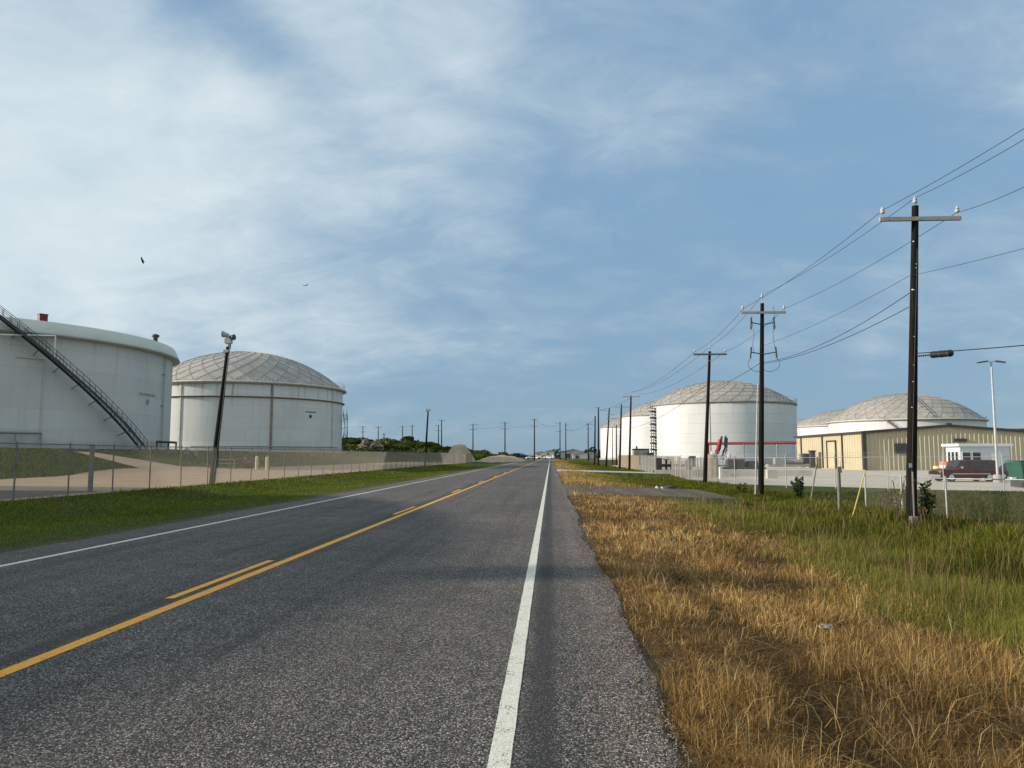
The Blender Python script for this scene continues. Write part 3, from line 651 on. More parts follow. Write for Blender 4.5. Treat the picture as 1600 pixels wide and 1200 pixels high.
# thick grey corner posts by the left track and by the lot
p = at(140, 750, 33); mb = MB(); mb.tube((0, 0, -.2), (0, 0, 2.1), .11, .1, 10); o = mb.build('gate_post', 'galvold'); o.location = (-20.3, 33.2, 0); tag(o, 'thick grey gate post standing inside the left chain link fence', 'post')
mb = MB(); mb.tube((0, 0, -.2), (.02, 0, 1.75), .06, .055, 10); mb.box((.06, 0, 1.74), (.15, .11, .24)); mb.tube((.09, 0, .2), (.08, 0, 1.7), .02, n=6); o = mb.build('corner_post', 'galvold'); q = at(1310, 760, 31); o.location = (q.x, 31, hz(q.x)); tag(o, 'stout grey post with dark cap left of the yellow brace', 'post')
mb = MB(); q0, q1 = at(1327, 803, 27.6), at(1352, 735, 28.2); q0.z = hz(q0.x)-.1; mb.tube(q0, q1, .023, n=8); tag(mb.build('brace_bar', 'yellowbar'), 'thin slanted yellow brace bar leaning in the tall grass', 'brace')
mb = MB(); q0, q1 = at(1265, 766, 38), at(1276, 726, 38); q0.z = hz(q0.x)-.1; mb.tube(q0, q1, .035, n=8); tag(mb.build('brace_bar', 'galvold'), 'slanted grey brace bar beside the leafy weed at the fence', 'brace')

# ------------------------------------------------------------------ utility poles
def insul(mb, p, k=1.0):
    mb.lathe([(.02, -.16), (.02, 0), (.09*k, .01), (.095*k, .06), (.05*k, .08), (.085*k, .1), (.07*k, .16), (.03*k, .19), (.03*k, .23)], 12, p)
def upole(px, Y, ptop, lb, arms=(), r=.16, mat='pole', base_z=None, ins=True, pin=.0, arm_mat='arm', cutouts=False, group='utility poles', name='utility_pole', cat='utility pole'):
    x = gx(px, Y); bz = hz(x) if base_z is None else base_z; top = at(ptop[0], ptop[1], Y)
    t = thing(name, lb, cat, (x, Y, bz), 0, group); o = Vector((x, Y, bz)); tp = top-o
    mb = MB(); k = 7
    for i in range(k):
        a, b = tp*(i/k), tp*((i+1)/k); w = .012*sin(i*2.1)
        mb.tube(a+Vector((0, 0, -.5 if i == 0 else 0)), b, r*(1-.38*i/k), r*(1-.38*(i+1)/k), 14, cap=i == k-1 or i == 0)
    mb.build('shaft', mat, t)
    for (ay, xl, xr) in arms:
        z = at(px, ay, Y).z-bz; f = z/tp.z; c = tp*f; L_ = at(xl, ay, Y).x-x; R_ = at(xr, ay, Y).x-x
        mb = MB(); mb.box(((L_+R_)/2, -r*.75, z), (R_-L_, .1, .13)); mb.build('crossarm', arm_mat, t)
        mb = MB()
        for s in (L_*.45+c.x*.5, R_*.45+c.x*.5): mb.tube((s, -r*.75-.06, z-.02), (c.x, -r*.8, z-.55), .014, n=5)
        if Y < 140 and not cutouts and name == 'utility_pole' and Y > 40: mb.build('arm_brace', 'galv', t)
        if ins:
            for s in (L_+.1, R_-.1):
                mb = MB(); insul(mb, (s, -r*.75, z+.2), .85); mb.build('insulator', 'porcelain', t)
    if pin:
        mb = MB(); mb.tube((tp.x, 0, tp.z-.2), (tp.x, 0, tp.z+pin), .016, n=6); insul(mb, (tp.x, 0, tp.z+pin), .85); mb.build('insulator', 'porcelain', t)
    return t, o, tp
P1, o1, tp1 = upole(1418, 25.8, (1430, 322), 'nearest and tallest black utility pole on the right, with pale grey crossarm', [(344, 1372, 1498)], .17, pin=.1)
mb = MB(); mb.tube((.02, -.22, .1), (.05, -.19, 1.75), .032, n=8); mb.build('conduit', 'galvold', P1)
mb = MB(); mb.box((-.05, -.33, .12), (.22, .2, .42)); mb.build('ground_box', 'galvold', P1, .02)
mb = MB(); mb.path([(tp1.x*k/10-.06, -.185+.065*k/10, .5+(tp1.z-2)*k/10) for k in range(11)], .009, 5); mb.build('ground_wire', 'browntrim', P1)
mb = MB(); mb.box((.0, -.185, 1.95), (.09, .02, .14)); mb.build('pole_tag', 'galv', P1)
mb = MB()
for k in range(18): z = .8+random.random()*9.2; f = z/tp1.z; a = random.uniform(-2.6, -.4); rr = .17*(1-.38*f)+.004; mb.box((tp1.x*f+rr*cos(a), rr*sin(a), z), (.045, .02, .03), a+PI/2)
mb.build('bolt', 'galv', P1)
P2, o2, tp2 = upole(1187, 44, (1191, 474), 'second utility pole from the right, with curled black jumper wires below its arm', [(489, 1157, 1227)], .165, pin=.35, cutouts=True)
for sgn in (-1, 1):
    for z, w in ((-1.25, .62), (-2.95, .68)):
        q = Vector((tp2.x*.9, -.1, tp2.z+z)); mb = MB(); mb.tube(q, q+Vector((sgn*w, 0, .12)), .03, n=6)
        e = q+Vector((sgn*w, 0, .12)); mb.tube(e+Vector((0, 0, .3)), e+Vector((sgn*.06, 0, -.35)), .05, .04, 8)
        pts = [e+Vector((sgn*(.05+.16*sin(k/8*PI)), 0, -.35-.62*k/8)) for k in range(9)] if z < -2 else [e+Vector((sgn*(.05-.1*sin(k/6*PI)), 0, .3-.75*k/6)) for k in range(7)]
        mb.path(pts, .014, 5)
        if z < -2: mb.path([pts[-1]+(q+Vector((0, 0, -.9))-pts[-1])*k/4+Vector((0, 0, -.12*sin(PI*k/4))) for k in range(5)], .014, 5)
        mb.build('fuse_cutout', 'dark', P2)
mb = MB(); mb.path([(tp2.x*.9-.55+.05*sin(k), -.12, tp2.z-1.5-.2*k) for k in range(8)], .012, 5); mb.path([(tp2.x*.9+.62+.06*sin(k*.9), -.12, tp2.z-.2-.32*k) for k in range(10)], .012, 5); mb.build('jumper_wire', 'black', P2)
P3, o3, tp3 = upole(1100, 60, (1109, 549), 'third utility pole from the right, leaning right before the largest domed tank', [(554, 1083, 1135)], .16, pin=.2, base_z=-.62, arm_mat='armdark')
P4, o4, tp4 = upole(983, 115, (986, 618), 'dark utility pole with pale wide arm, just left of the largest domed tank', [(620, 973, 1000)], .18, pin=.2, base_z=-.45)
P5, o5, tp5 = upole(968, 128, (971, 632), 'dark utility pole with one arm, before the half hidden tank', [(636, 960, 983)], .18, base_z=-.4)
P6, o6, tp6 = upole(947, 150, (952, 638), 'dark utility pole leaning right with two short arms by brown slats', [(648, 948, 960), (654, 946, 964)], .19, base_z=-.2, ins=False)
P7, o7, tp7 = upole(935, 158, (935, 636), 'dark utility pole at left edge of the farthest white tank', [(637, 929, 937), (641, 934, 948)], .19, base_z=.1, ins=False)
P8, o8, tp8 = upole(929, 168, (930, 650), 'dark armless pole just left of the farthest white tank', [], .2, base_z=.1)
upole(957, 172, (957, 666), 'thin short post before the farthest white tank, left of its neighbour', [], .11, base_z=0, name='thin_post', cat='post', group='thin posts'); upole(963, 170, (963, 664), 'thicker short post before the farthest white tank', [], .17, base_z=0, name='thin_post', cat='post', group='thin posts')
FAR = [(919, 300, 661, 'far utility pole standing alone, right of the road end', [(663, 914, 928), (670, 915, 924)], 0),
 (884, 330, 660, 'far utility pole, right one of a close pair near the road end', [(672, 880, 896), (664, 881, 889)], 0), (875, 322, 659, 'far utility pole, left one of a close pair near the road end', [(661, 867, 877), (674, 868, 878)], 0),
 (835, 250, 654, 'far utility pole straight above the end of the road', [(656, 829, 841), (666, 829, 841)], -.3), (789, 270, 659, 'far utility pole over the low end of the scrub, two arms', [(661, 782, 796), (670, 782, 796)], 0),
 (739, 290, 662, 'far utility pole just right of the sand mound', [(664, 733, 748), (671, 733, 746)], 2), (690, 280, 656, 'far utility pole, taller of the touching pair left of the sand mound', [(657, 684, 696)], 3),
 (685, 300, 664, 'far utility pole, shorter of the touching pair left of the sand mound', [(665, 680, 690), (673, 680, 690)], 3), (644, 320, 664, 'far utility pole with one arm, left of the leaning lamp pole', [(666, 639, 649)], 3),
 (629, 330, 665, 'far utility pole with wide arm above the middle of the scrub hill', [(667, 623, 636)], 3), (600, 300, 677, 'small far utility pole above the tan rubble heap', [(679, 597, 603)], 3),
 (591, 340, 666, 'far utility pole directly behind the rubble heaps', [(668, 586, 597)], 3), (567, 345, 666, 'leftmost far utility pole, two arms, beside the second left tank', [(667, 561, 573), (675, 562, 573)], 3)]
for px, Y, yt, lb, arms, bz in FAR: upole(px, Y, (px, yt), lb, arms, .24, base_z=bz, ins=False, arm_mat='armdark', group='far utility poles')
# leaning siren pole and far lamp pole on the left
PS, oS, tS = upole(332, 42.7, (357, 538), 'dark pole leaning right at the left fence, carrying a siren head', [], .17, base_z=0, name='siren_pole', cat='siren pole', group='poles along the left fence')
mb = MB(); c = tS+Vector((.02, 0, .15)); mb.tube(c-Vector((0, 0, .3)), c+Vector((0, 0, .35)), .13, .12, 10); mb.box(c+Vector((-.02, 0, .05)), (.36, .3, .3)); mb.build('siren_body', 'siren', PS)
mb = MB()
for d, rr in ((-1, .19), (1, .17)):
    q = c+Vector((0, 0, .36 if d < 0 else .24)); mb.tube(q, q+Vector((d*.34, -.1, .06 if d < 0 else 0)), .09, rr, 14); mb.tube(q+Vector((d*.34, -.1, .06 if d < 0 else 0)), q+Vector((d*.36, -.1, .06 if d < 0 else 0)), rr, rr*.9, 14)
    mb.build('horn', 'siren' if d < 0 else 'dark', PS); mb = MB()
mb.tube(c+Vector((-.14, -.05, -.35)), c+Vector((-.12, -.05, .3)), .025, n=6); mb.tube(c+Vector((.14, -.05, -.45)), c+Vector((.13, -.05, .1)), .02, n=6); mb.box(c+Vector((-.1, -.06, -.55)), (.3, .2, .16)); mb.build('bracket', 'galv', PS)
mb = MB(); mb.path([tS*(k/8)+Vector((.13, -.1, 0)) for k in range(9)], .022, 5); mb.build('conduit', 'galvold', PS)
PL, oL, tL = upole(664, 117, (669, 641), 'dark leaning pole with a small lamp head farther along the left fence', [], .18, base_z=0, name='lamp_pole', cat='lamp pole', group='poles along the left fence')
mb = MB(); mb.box(tL+Vector((.05, -.1, .05)), (.75, .35, .28)); mb.tube(tL+Vector((-.3, -.1, .1)), tL+Vector((-.45, -.1, -.1)), .14, .2, 10); mb.build('lamp_head', 'siren', PL)

# wires
def wire(lb, a, b, sag, r=.010, n=28, mat='black', name='power_cable', cat='cable', group='overhead cables'):
    a, b = Vector(a), Vector(b); mb = MB(); mid = a
    mb.path([(a+(b-a)*(i/n)+Vector((0, 0, -4*sag*(i/n)*(1-i/n))))-mid for i in range(n+1)], r, 5)
    o = mb.build(name, mat); o.location = mid; return tag(o, lb, cat, group)
def armpt(o, tp, px, py, Y): q = at(px, py, Y); q.y = Y-.12; return q
A1 = [armpt(o1, tp1, 1377, 330, 25.8), at(1430, 309, 25.8), armpt(o1, tp1, 1492, 334, 25.8)]
A2 = [armpt(o2, tp2, 1161, 482, 44), at(1191, 461, 44), armpt(o2, tp2, 1224, 483, 44)]
A3 = [armpt(o3, tp3, 1086, 549, 60), at(1109, 542, 60), armpt(o3, tp3, 1132, 550, 60)]
A4 = [at(975, 615, 115), at(986, 612, 115), at(998, 616, 115)]
B = [at(1600, 190, 19.8), at(1600, 207, 19.6), at(1600, 281, 19.4)]
nm3 = ('outer left', 'middle', 'outer right')
for k in range(3):
    d = (B[k]-A1[k]); e = A1[k]+d*2.2; e.z += .15
    wire('%s power cable from the nearest pole to the upper right corner' % nm3[k], A1[k], e, .25, .009)
    wire('%s power cable between the nearest and second utility pole' % nm3[k], A1[k], A2[k], .22, .010)
    wire('%s power cable between the second and third utility pole' % nm3[k], A2[k], A3[k], .3, .011)
    wire('%s power cable from the third utility pole on to the far poles' % nm3[k], A3[k], A4[k], .8, .014)
n1 = at(1421, 431, 25.8); n2 = at(1192, 540, 44)
wire('neutral cable between the two nearest poles, under the crossarms', n1, n2, .18, .008); e = n1+(at(1600, 382, 19.6)-n1)*2; wire('thin neutral cable leaving the nearest pole to the right edge', n1, e, .1, .007)
wire('upper black telephone cable sagging between the two nearest poles', at(1421, 458, 25.8), at(1194, 566, 44), .42, .013)
wire('lower black telephone cable sagging between the two nearest poles', at(1420, 480, 25.8), at(1194, 568, 44), .30, .013)
wire('black telephone cable from the second pole across the largest domed tank', at(1188, 567, 44), at(1106, 610, 60), .15, .016); wire('black telephone cable from the third pole falling to the far poles', at(1106, 600, 60), at(985, 668, 115), .7, .02)
wire('pair of far cables between poles beside the brown slatted fence', at(986, 622, 115), at(935, 641, 158), .3, .02); wire('far cable from the armless pole to the close pair', at(930, 655, 168), at(884, 672, 330), 1.2, .03)
wire('far cable from the close pair to the pole above the road end', at(875, 664, 322), at(835, 657, 250), 1.2, .03); wire('far cable over the low end of the scrub', at(835, 662, 250), at(789, 664, 270), 1., .025); wire('far cable to the pole beside the sand mound', at(789, 664, 270), at(739, 667, 290), 1., .028)
s0 = at(1431, 552, 25.7); s1 = at(1600, 538, 21.6); wire('thick black service cable from the nearest pole to the right edge', s0, s0+(s1-s0)*1.6, .03, .016, name='service_cable')
def sp(px): return at(px, 554.5-(px-1455)*.09, 25.7-(px-1431)/169*4.1)
t = thing('splice_case', 'black cylindrical splice case hanging on the cable right of the nearest pole', 'splice case', sp(1471)); d = sp(1486)-sp(1456); mb = MB(); mb.tube(-d/2, d/2, .105, .105, 14); mb.tube(-d*.56, -d/2, .04, .105, 14); mb.tube(d/2, d*.56, .105, .04, 14); mb.build('case', 'black', t)
mb = MB()
for k in (-.42, 0, .42): mb.tube(d*k-d*.02, d*k+d*.02, .113, n=14)
mb.build('strap', 'dark', t)
mb = MB(); q = sp(1436)-sp(1471); e = sp(1450)-sp(1471)
for k in range(5): mb.blob(q+(e-q)*k/4, (.035, .035, .035), 8, 5)
mb.build('insulator_string', 'dark', t)
# pale slim pole beside the second utility pole
mb = MB(); q = at(1180, 764, 43.4); e = at(1184, 600, 43.4); mb.tube(q-Vector((0, 0, .3)), q+(e-q)*.5, .042, .038, 10); mb.tube(q+(e-q)*.5, e, .038, .026, 10); tag(mb.build('conduit_pole', 'galv'), 'slim white conduit pole right against the second utility pole', 'pole')

# ------------------------------------------------------------------ light pole over the lot
q = at(1559, 744, 62); t = thing('lot_light', 'tall slim grey lamp post with two flat heads above the red car', 'lamp post', (q.x, 62, hz(q.x)))
hh = at(1555, 565, 62).z-hz(q.x); mb = MB(); mb.tube((0, 0, .5), (0, 0, hh), .11, .07, 12); mb.build('shaft', 'galv', t)
mb = MB(); mb.lathe([(.34, -.2), (.34, .55), (.3, .62), (0.01, .62)], 18); mb.build('base', 'concrete', t)
mb = MB(); mb.tube((-.35, 0, hh), (.35, 0, hh), .04, n=6); mb.build('arm', 'galv', t)
for s in (-1, 1): mb = MB(); mb.box((s*.68, 0, hh+.02-.04), (.72, .34, .09), 0, 0, s*.16); h_ = mb.build('lamp_head', 'dark', t); mb = MB(); mb.box((s*.68, 0, hh-.08), (.5, .26, .02), 0, 0, s*.16); mb.build('lens', 'lamp', h_)

# ------------------------------------------------------------------ warehouse
cw = at(1352, 733, 110); zb = -.35; rw = R(1)
t = thing('warehouse', 'tan ribbed metal warehouse with cream side wall and low gable roof', 'warehouse', (cw.x, 110, zb), rw)
Wd, Ln, He, Ha = 23.2, 28, 5.25, 6.1       # local: gable along +x, length along +y
mb = MB(); mb.add([(0, 0, -.3), (Wd, 0, -.3), (Wd, 0, He), (Wd/2, 0, Ha), (0, 0, He)], [(0, 1, 2, 3, 4)])
x = .25
while x < Wd-.1: zt2 = He+(Ha-He)*(1-abs(x-Wd/2)/(Wd/2))-.1; mb.add([(x-.15, -.003, -.2), (x-.04, -.12, -.2), (x+.04, -.12, -.2), (x+.15, -.003, -.2), (x-.15, -.003, zt2), (x-.04, -.12, zt2), (x+.04, -.12, zt2), (x+.15, -.003, zt2)], [(0, 1, 5, 4), (1, 2, 6, 5), (2, 3, 7, 6), (4, 5, 6, 7)]); x += .62
mb.build('gable_wall', 'tan', t)
mb = MB(); mb.add([(0, 0, -.3), (0, Ln, -.3), (0, Ln, He), (0, 0, He)], [(0, 1, 2, 3)])
y = .5
while y < Ln: mb.box((-.018, y, He/2), (.03, .07, He-.1)); y += .9
mb.build('side_wall', 'cream', t)
mb = MB(); mb.add([(0, Ln, -.3), (Wd, Ln, -.3), (Wd, Ln, He), (Wd/2, Ln, Ha), (0, Ln, He), (Wd, 0, -.3), (Wd, 0, He)], [(4, 3, 2, 1, 0), (5, 1, 2, 6)]); mb.build('rear_wall', 'tan', t)
mb = MB()
for sx_, x0, x1 in ((0, -.35, Wd/2), (1, Wd/2, Wd+.35)):
    z0 = He-.02 if sx_ == 0 else Ha+.05; z1 = Ha+.05 if sx_ == 0 else He-.02
    mb.add([(x0, -.3, z0), (x1, -.3, z1), (x1, Ln+.3, z1), (x0, Ln+.3, z0), (x0, -.3, z0+.1), (x1, -.3, z1+.1), (x1, Ln+.3, z1+.1), (x0, Ln+.3, z0+.1)], [(0, 3, 2, 1), (4, 5, 6, 7), (0, 1, 5, 4), (0, 4, 7, 3), (1, 2, 6, 5), (2, 3, 7, 6)])
mb.build('roof', 'metalroof', t)
mb = MB()
mb.add([(-.4, -.36, He-.25), (Wd/2, -.36, Ha-.18), (Wd/2, -.36, Ha+.2), (-.4, -.36, He+.13), (-.4, -.3, He-.25), (Wd/2, -.3, Ha-.18), (Wd/2, -.3, Ha+.2), (-.4, -.3, He+.13)], [(0, 1, 2, 3), (3, 2, 6, 7), (0, 4, 5, 1), (0, 3, 7, 4)])
mb.add([(Wd+.4, -.36, He-.25), (Wd/2, -.36, Ha-.18), (Wd/2, -.36, Ha+.2), (Wd+.4, -.36, He+.13), (Wd+.4, -.3, He-.25), (Wd/2, -.3, Ha-.18), (Wd/2, -.3, Ha+.2), (Wd+.4, -.3, He+.13)], [(3, 2, 1, 0), (3, 7, 6, 2), (0, 1, 5, 4), (0, 4, 7, 3)])
mb.box((Wd/2, -.38, Ha+.12), (.7, .1, .5)); mb.build('rake_trim', 'browntrim', t)
mb = MB(); mb.box((-.43, Ln/2-.1, He-.02), (.16, Ln+.5, .26)); mb.build('gutter', 'browntrim', t)
for y in (7.6, 15.6, 25.5): mb = MB(); mb.box((-.12, y, He/2-.1), (.13, .3, He-.2)); mb.build('downspout', 'browntrim', t)
mb = MB(); mb.box((-.05, -.05, He/2-.12), (.5, .5, He-.2)); mb.build('corner_trim', 'browntrim', t)
mb = MB(); mb.box((Wd+.03, -.05, He/2-.12), (.4, .4, He-.2)); mb.build('corner_trim', 'browntrim', t)
mb = MB(); mb.box((-.06, 11.8, 2.0), (.1, 3.2, 4.1)); d_ = mb.build('roller_door', 'cream', t)
mb = MB(); mb.box((-.1, 10.1, 2.1), (.2, .3, 4.2)); mb.box((-.1, 13.6, 2.1), (.2, .3, 4.2)); mb.box((-.1, 11.85, 4.2), (.2, 3.8, .2)); mb.build('door_frame', 'browntrim', d_)
gxl = lambda px: (at(px, 700, 110).x-cw.x)/cos(rw)
mb = MB(); mb.box((gxl(1407), -.16, 2.95), (1.5, .2, 1.4)); mb.build('wall_vent', 'dark', t)
mb = MB(); mb.box((gxl(1502), -.16, 4.1), (1.7, .2, .42)); mb.build('wall_vent', 'dark', t)
for y, hgt in ((21.5, 2.0), (16.9, 2.6)):
    q = t.matrix_basis @ Vector((-1.3, y, 0)); mb = MB(); mb.box((0, 0, hgt/2), (.7, 1.0, hgt), rw); mb.box((0, 0, hgt+.1), (.9, 1.2, .2), rw); mb.tube((-.3, 0, 0), (-.3, 0, hgt*.9), .08); o = mb.build('electric_cabinet', 'dark' if y < 20 else 'galvold'); o.location = q
    tag(o, 'dark narrow electrical cabinet left of the warehouse door' if y < 20 else 'grey green utility cabinet near the far corner of the cream wall', 'cabinet')

# site office
q = at(1502, 736, 92); t = thing('site_office', 'small white site office with flat roof in front of the tan gable wall', 'site office', (q.x, 92, -.3), R(7))
W_, D_, H_ = 6.0, 2.6, 3.0
mb = MB(); mb.add([(0, 0, .25), (W_, 0, .25), (W_, D_, .25), (0, D_, .25), (0, 0, H_), (W_, 0, H_), (W_, D_, H_), (0, D_, H_)], [(0, 1, 5, 4), (1, 2, 6, 5), (2, 3, 7, 6), (3, 0, 4, 7)]); mb.box((W_/2, D_/2, .1), (W_-.3, D_-.3, .6)); mb.build('wall', 'trailer', t)
mb = MB(); mb.box((W_/2-.1, D_/2-.1, H_+.13), (W_+.7, D_+.6, .3)); mb.build('roof', 'white', t, .03)
for x in (.25, 1.5):
    mb = MB(); mb.box((x+.45, -.03, 1.85), (1.06, .07, .98)); w_ = mb.build('window', 'white', t); mb = MB(); mb.box((x+.45, -.075, 1.85), (.92, .03, .84)); mb.build('pane', 'glass', w_)
for y, w2 in ((.55, .42), (1.25, .42), (1.95, .42)): mb = MB(); mb.box((-.03, y, 1.45), (.07, w2+.16, 1.9)); w_ = mb.build('window', 'white', t); mb = MB(); mb.box((-.075, y, 1.45), (.03, w2, 1.75)); mb.build('pane', 'glass', w_)
mb = MB(); mb.box((W_-1.8, -.03, 1.25), (.95, .06, 2.0)); mb.build('door', 'white', t)

# ------------------------------------------------------------------ vehicles
def car(name, lb, cat, loc, rz, L_, W_, H_, paintm, hood=.3, wind=.12, rear=.06, belt=.56, group=None, detail=True):
    """lofted body (front at -x), glass, wheels with rims, lamps, mirrors"""
    t = thing(name, lb, cat, loc, rz, group); w = W_/2; zb = H_*.17; zl = H_*belt; hx = L_*hood; wx = hx+L_*wind; rx = L_*(1-rear)
    def ring(x, b, bl, tp, ww, wt): return [(x, -ww*.92, b), (x, -ww, b+.14), (x, -ww, bl-.06), (x, -ww*.97, bl), (x, -wt, tp-.05), (x, -wt*.9, tp), (x, wt*.9, tp), (x, wt, tp-.05), (x, ww*.97, bl), (x, ww, bl-.06), (x, ww, b+.14), (x, ww*.92, b)]
    o = -L_/2; hz_ = zl+.02
    secs = [ring(o, zb+.12, zl*.80, zl*.83, w*.84, w*.7), ring(o+.10, zb+.03, zl*.9, zl*.93, w*.95, w*.8), ring(o+.5, zb, zl*.97, zl, w, w*.84), ring(o+hx, zb, zl, zl+.05, w, w*.86),
            ring(o+wx, zb, zl, H_-.03, w, w*.78), ring(o+wx+.5, zb, zl, H_, w, w*.78), ring(o+rx-.35, zb, zl, H_-.01, w, w*.78), ring(o+rx, zb, zl, H_-.08, w*.99, w*.74), ring(o+L_-.06, zb+.03, zl-.02, zl+.06, w*.97, w*.82), ring(o+L_, zb+.12, zl*.9, zl*.93, w*.9, w*.8)]
    mb = MB(); mb.loft(secs, smooth=False); mb.build('body', paintm, t, .025)
    for s in (-1, 1):
        xs_ = [o+wx-.28, o+wx+.75, o+wx+.83, o+wx+1.75, o+wx+1.83, o+rx-.25]
        for a, b in ((0, 1), (2, 3), (4, 5)):
            if xs_[b] <= xs_[a]+.1: continue
            xa, xb = xs_[a], xs_[b]; f = .16; zt3 = H_-.13
            def yy(z): k = (z-zl)/(H_-.05-zl); return s*(w*.97+(w*.78-w*.97)*k+.014)
            xt = xa+(.32 if a == 0 else 0); xt2 = xb-(.18 if b == 5 else 0)
            mb = MB(); mb.add([(xa, yy(zl+.05), zl+.05), (xb, yy(zl+.05), zl+.05), (xt2, yy(zt3), zt3), (xt, yy(zt3), zt3)], [(0, 1, 2, 3) if s < 0 else (3, 2, 1, 0)])
            mb.build('side_window', 'glass', t)
    k0, k1 = .12, .9; A = lambda k, yy_: (o+hx+(wx-hx)*k-.03, yy_*(w*.84+(w*.75-w*.84)*k), zl+.05+(H_-.03-zl-.05)*k+.02)
    mb = MB(); mb.add([A(k0, -1), A(k0, 1), A(k1, 1), A(k1, -1)], [(3, 2, 1, 0)]); mb.build('windscreen', 'glass', t)
    rw_ = H_*.205
    for xx in (o+L_*.175, o+L_*.80):
        for s in (-1, 1):
            mb = MB(); mb.tube((xx, s*(w-.2), rw_), (xx, s*(w+.015), rw_), rw_, n=20); q = mb.build('wheel', 'tyre', t)
            if detail: mb = MB(); mb.tube((xx, s*(w+.01), rw_), (xx, s*(w+.03), rw_), rw_*.62, rw_*.55, 16); mb.build('rim', 'chrome', q)
    if detail:
        for s in (-1, 1):
            mb = MB(); mb.box((o+.09, s*w*.68, zl*.78), (.16, .42, .17)); mb.build('headlight', 'chrome', t)
            mb = MB(); mb.box((o+L_-.03, s*w*.84, zl*.85), (.1, .16, .4)); mb.build('tail_light', 'redbright', t)
            mb = MB(); mb.box((o+wx-.2, s*(w+.1), zl+.12), (.12, .2, .17)); mb.build('mirror', 'chrome' if paintm == 'maroon' else paintm, t, .02)
            mb = MB(); mb.box((o+L_*.5, s*(w+.008), zb+.34), (L_*.62, .02, .06)); mb.build('side_trim', 'chrome' if paintm == 'maroon' else 'dark', t)
        mb = MB(); mb.box((o-.03, 0, zb+.17), (.16, W_*.93, .2)); mb.build('front_bumper', 'chrome' if paintm == 'maroon' else 'dark', t, .02)
        mb = MB(); mb.box((o+L_+.02, 0, zb+.17), (.16, W_*.93, .2)); mb.build('rear_bumper', 'dark', t, .02)
        mb = MB(); mb.box((o+.06, 0, zl*.74), (.12, W_*.44, .24)); mb.build('grille', 'dark', t)
    return t
q = at(1507, 746, 64.5); car('parked_car', 'long maroon station wagon parked on the lot before the white site office', 'car', (q.x, 64.5, hz(q.x)+.012), R(4), 4.95, 1.9, 1.76, 'maroon', .28, .1, .05, .58)
q = at(1587, 742, 70); car('parked_car', 'charcoal grey car half hidden behind the green container at right edge', 'car', (q.x, 70, hz(q.x)+.012), R(0), 4.7, 1.85, 1.5, 'greycar', .27, .16, .12, .58)
# green container at the right edge
q = at(1612, 752, 53); t = thing('waste_container', 'dark green steel waste container at the right edge of the lot', 'waste container', (q.x, 53, hz(q.x)), R(0))
mb = MB(); mb.loft([[(-.95, -.7, .35), (.95, -.7, .35), (.95, .7, .35), (-.95, .7, .35)], [(-1.1, -.85, 1.55), (1.1, -.85, 1.55), (1.1, .85, 1.55), (-1.1, .85, 1.55)]]); 
for x in (-.7, 0, .7): mb.box((x, -.79, .95), (.09, .08, 1.15))
mb.build('bin', 'greenbin', t)
mb = MB(); mb.box((0, 0, 1.62), (2.3, 1.8, .12)); mb.box((-.55, 0, 1.74), (1.1, 1.75, .07), 0, 0, .05); mb.build('lid', 'greenbin', t)
mb = MB(); mb.box((0, 0, .2), (2.0, 1.3, .3)); mb.build('skid', 'dark', t)
mb = MB(); mb.box((-1.3, -.2, .62), (.3, .2, .12)); mb.build('lift_arm', 'white', t)
# barrels / barricade left of the wagon
q = at(1476, 734, 74); t = thing('traffic_barrel', 'orange and white banded traffic barrel just left of the maroon wagon', 'traffic barrel', (q.x, 74, hz(q.x))); mb = MB(); mb.lathe([(.46, 0), (.44, .1), (.4, .12), (.37, 1.5), (.3, 1.55), (.01, 1.55)], 20); mb.build('barrel', 'orange', t)
mb = MB(); mb.lathe([(.41, .4), (.405, .62)], 20); mb.lathe([(.395, .95), (.388, 1.2)], 20); mb.build('reflective_band', 'white', t); mb = MB(); mb.lathe([(.55, -.01), (.55, .07), (.4, .1)], 20); mb.build('base', 'black', t)
q = at(1465, 736, 76); mb = MB(); mb.lathe([(.36, 0), (.38, .35), (.36, .7), (.38, 1.05), (.34, 1.1), (.01, 1.1)], 18); o = mb.build('drum', 'yellow'); o.location = (q.x, 76, hz(q.x)); tag(o, 'pale yellow drum at the front bumper side of the maroon wagon', 'drum')
# concrete wheel stops / low walls
q = at(1190, 735, 82); mb = MB(); mb.box((0, 0, .3), (16, .5, .7)); o = mb.build('low_wall', 'pale'); o.location = (q.x-3, 82, hz(q.x)); o.rotation_euler.z = R(-3); tag(o, 'low pale concrete wall across the lot behind the second pole', 'wall')

# ------------------------------------------------------------------ red pipe bridge and yard machines
a, b = at(1104, 693, 150), at(1256, 691, 140); t = thing('pipe_bridge', 'dark red raised pipe on posts in front of the largest domed tank', 'pipe', (a.x, a.y, 0)); d = b-a; d.z = 0
mb = MB(); z = a.z; mb.tube((0, 0, z), (d.x, d.y, z), .25, n=12); mb.tube((0, .6, z-.1), (d.x, d.y+.6, z-.1), .18, n=10); mb.build('pipe', 'red', t)
mb = MB(); mb.tube((d.x, d.y, z), (d.x, d.y, -.3), .3, n=12); mb.build('riser', 'red', t)
for f in (.02, .4, .74, .93):
    mb = MB(); p = d*f; mb.box((p.x, p.y, z/2-.2), (.28, .28, z)); mb.box((p.x, p.y+.3, z-.4), (.3, 1.3, .2)); mb.build('support', 'gravelgrey' if f > .1 else 'red', t)
